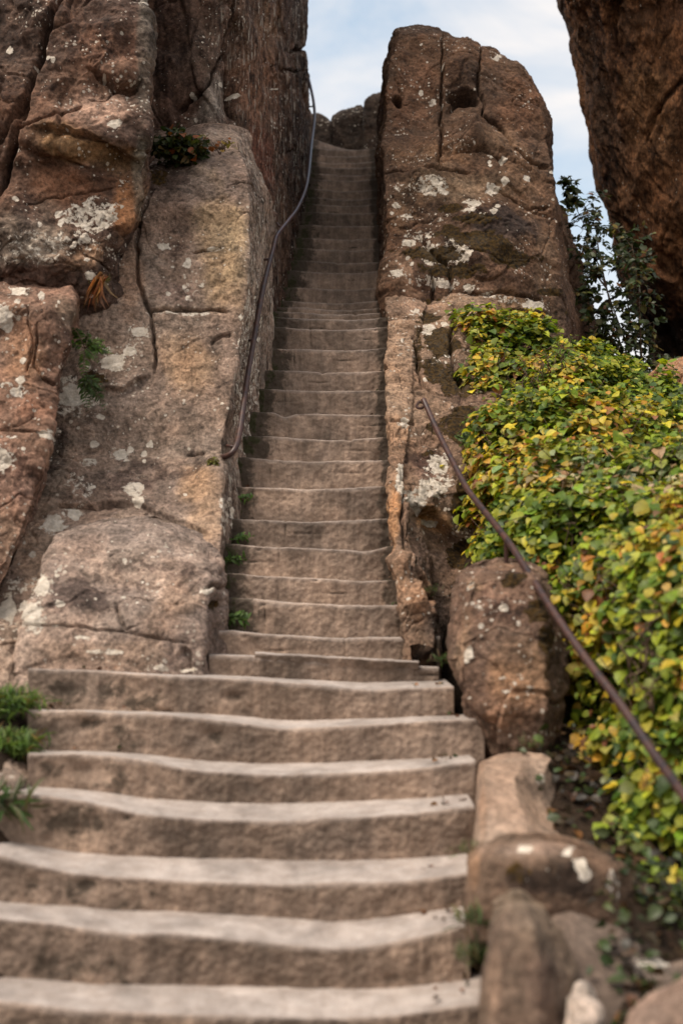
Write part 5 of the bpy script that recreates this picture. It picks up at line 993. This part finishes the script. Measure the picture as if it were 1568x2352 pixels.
tuft('grass_tuft', 'short mossy green tuft above the dry orange grass', 'grass', (232, 648, 8.15), 70, .05, [(0.08, 0.08, 0.015), (0.12, 0.10, 0.02)], [1, 1], rad=.035)
for bx, by, z, n, lab in ((30, 1605, 6.15, 900, 'bright green grass patch left of the top two wide steps'), (25, 1700, 5.95, 700, 'lower green grass patch at the left end of the second wide step')):
    tuft('grass_patch', lab, 'grass', (bx - 15, by + 14, z), n, .075, [(0.09, 0.16, 0.02), (0.13, 0.20, 0.03), (0.05, 0.09, 0.02), (0.22, 0.14, 0.04)], [3, 3, 2, .7], 'grass patches left of the wide steps', rad=.075, spread=.7, bw=.11)
wl = [(558, 1142, 8.45, .06, 'small weed on the left end of the stairs, topmost of the left weeds'), (557, 1235, 8.15, .07, 'leggy weed at the left wall of the narrow stairs above the rusty corner'), (538, 1285, 7.95, .08, 'clump of green weeds in the left corner of the narrow stairs'), (548, 1418, 7.36, .085, 'bright green weed on the second narrow step beside the grey boulder')]
for x, y, z, l, lab in wl: tuft('weed', lab, 'plant', (x, y, z - .05), 46, l * .55, [(0.06, 0.11, 0.02), (0.09, 0.15, 0.03)], [1, 1], 'weeds on the left of the narrow stairs', spread=.9, bw=.42, rad=.03)
wr_ = [(988, 1355, 7.3, .06, 'small weed between the rock kerb and the dark hollow beside the mottled boulder'), (1018, 1515, 6.7, .09, 'weed in the dark gap left of the mottled boulder'), (1215, 1712, 5.95, .07, 'grey green weed at the foot of the mottled boulder'), (1083, 1960, 5.0, .09, 'weed between the wide steps and the hollowed kerb stone'), (1085, 2120, 4.6, .14, 'grassy weed between the wide steps and the upright brown stone'), (1078, 2200, 4.45, .10, 'brownish weed low at the right end of the wide steps, nearest the bottom')]
for x, y, z, l, lab in wr_: tuft('weed', lab, 'plant', (x, y, z), 44, l * .6, [(0.06, 0.10, 0.025), (0.10, 0.13, 0.04), (0.16, 0.10, 0.05)], [2, 1, .8], 'weeds on the right of the stairs', spread=.55, bw=.085, rad=.035)
tuft('weed', 'dark green weeds at the left edge beside the lower wide steps', 'plant', (5, 1850, 5.5), 60, .12, [(0.05, 0.09, 0.02), (0.08, 0.08, 0.03)], [2, 1], spread=.7, bw=.16, rad=.06)

# fallen leaves and twigs on the bank
n = 2600
lx = RNG.uniform(.75, 3.6, n); ly = RNG.uniform(3.6, 7.2, n); pz = gz(lx, ly) + .015
ex = []
for ed, z in list(zip(low_edges, lowZ))[:7]:
    p_ = np.array([P(x, y, z) for x, y in ed])
    for _ in range(8):
        x = p_[-1, 0] - .02 - .22 * RNG.random() ** 1.6; ex.append((x, z + RNG.uniform(.06, .30), np.interp(x, p_[:, 0], p_[:, 2]) + .02))
    for _ in range(5):
        x = p_[0, 0] + .05 + .5 * RNG.random() ** 1.6; ex.append((x, z + RNG.uniform(.15, .30), np.interp(x, p_[:, 0], p_[:, 2]) + .02))
for k in range(2, 20):
    (y, xl, xr), z = narrow[k], nZ[k]
    for _ in range(5): ex.append((P(xl, y, z)[0] + .02 + .12 * RNG.random(), z + RNG.uniform(.03, .2), P(xl, y, z)[2] + .015))
    for _ in range(3): ex.append((P(xr, y, z)[0] - .02 - .1 * RNG.random(), z + RNG.uniform(.03, .2), P(xr, y, z)[2] + .015))
ex = np.array(ex); lx = np.concatenate([lx, ex[:, 0]]); ly = np.concatenate([ly, ex[:, 1]]); pz = np.concatenate([pz, ex[:, 2]]); n = len(lx)
lsz = np.where(np.arange(n) < 2600, .06, .034)
o = link('leaf_litter', leaves_mesh('leaf_litter', np.stack([lx, ly, pz], 1), np.array([0, 0, 1.0]) + RNG.standard_normal((n, 3)) * .5, RNG.standard_normal((n, 3)), lsz * (.6 + .7 * RNG.random(n)), pick([(0.10, 0.05, 0.025), (0.06, 0.035, 0.02), (0.16, 0.075, 0.03), (0.03, 0.04, 0.012)], [4, 4, 1, 2.5], n), .8, .5), M_LEAFD)
tag(o, kind='stuff')

n = 11000
lx = 0.9 + 2.6 * RNG.random(n) ** .8; ly = RNG.uniform(3.6, 6.9, n); pz = gz(lx, ly)
hm = smooth01(fbm(np.stack([lx, ly, pz], 1) * 2.2 + 5, 3) + .45)
kp = RNG.random(n) < hm; lx, ly, pz = lx[kp], ly[kp], pz[kp]; n = len(lx)
o = link('undergrowth', leaves_mesh('undergrowth', np.stack([lx, ly, pz + .02 + .18 * RNG.random(n) ** 2], 1), np.array([-.2, -.4, .8]) + RNG.standard_normal((n, 3)) * .5, RNG.standard_normal((n, 3)) * np.array([1, 1, .4]), 0.058 * (.5 + .8 * RNG.random(n)), pick([(0.030, 0.048, 0.012), (0.05, 0.03, 0.014), (0.07, 0.09, 0.02), (0.02, 0.015, 0.008)], [4, 3, 1, 3], n), .75, .4), M_LEAFD)
tag(o, kind='stuff')
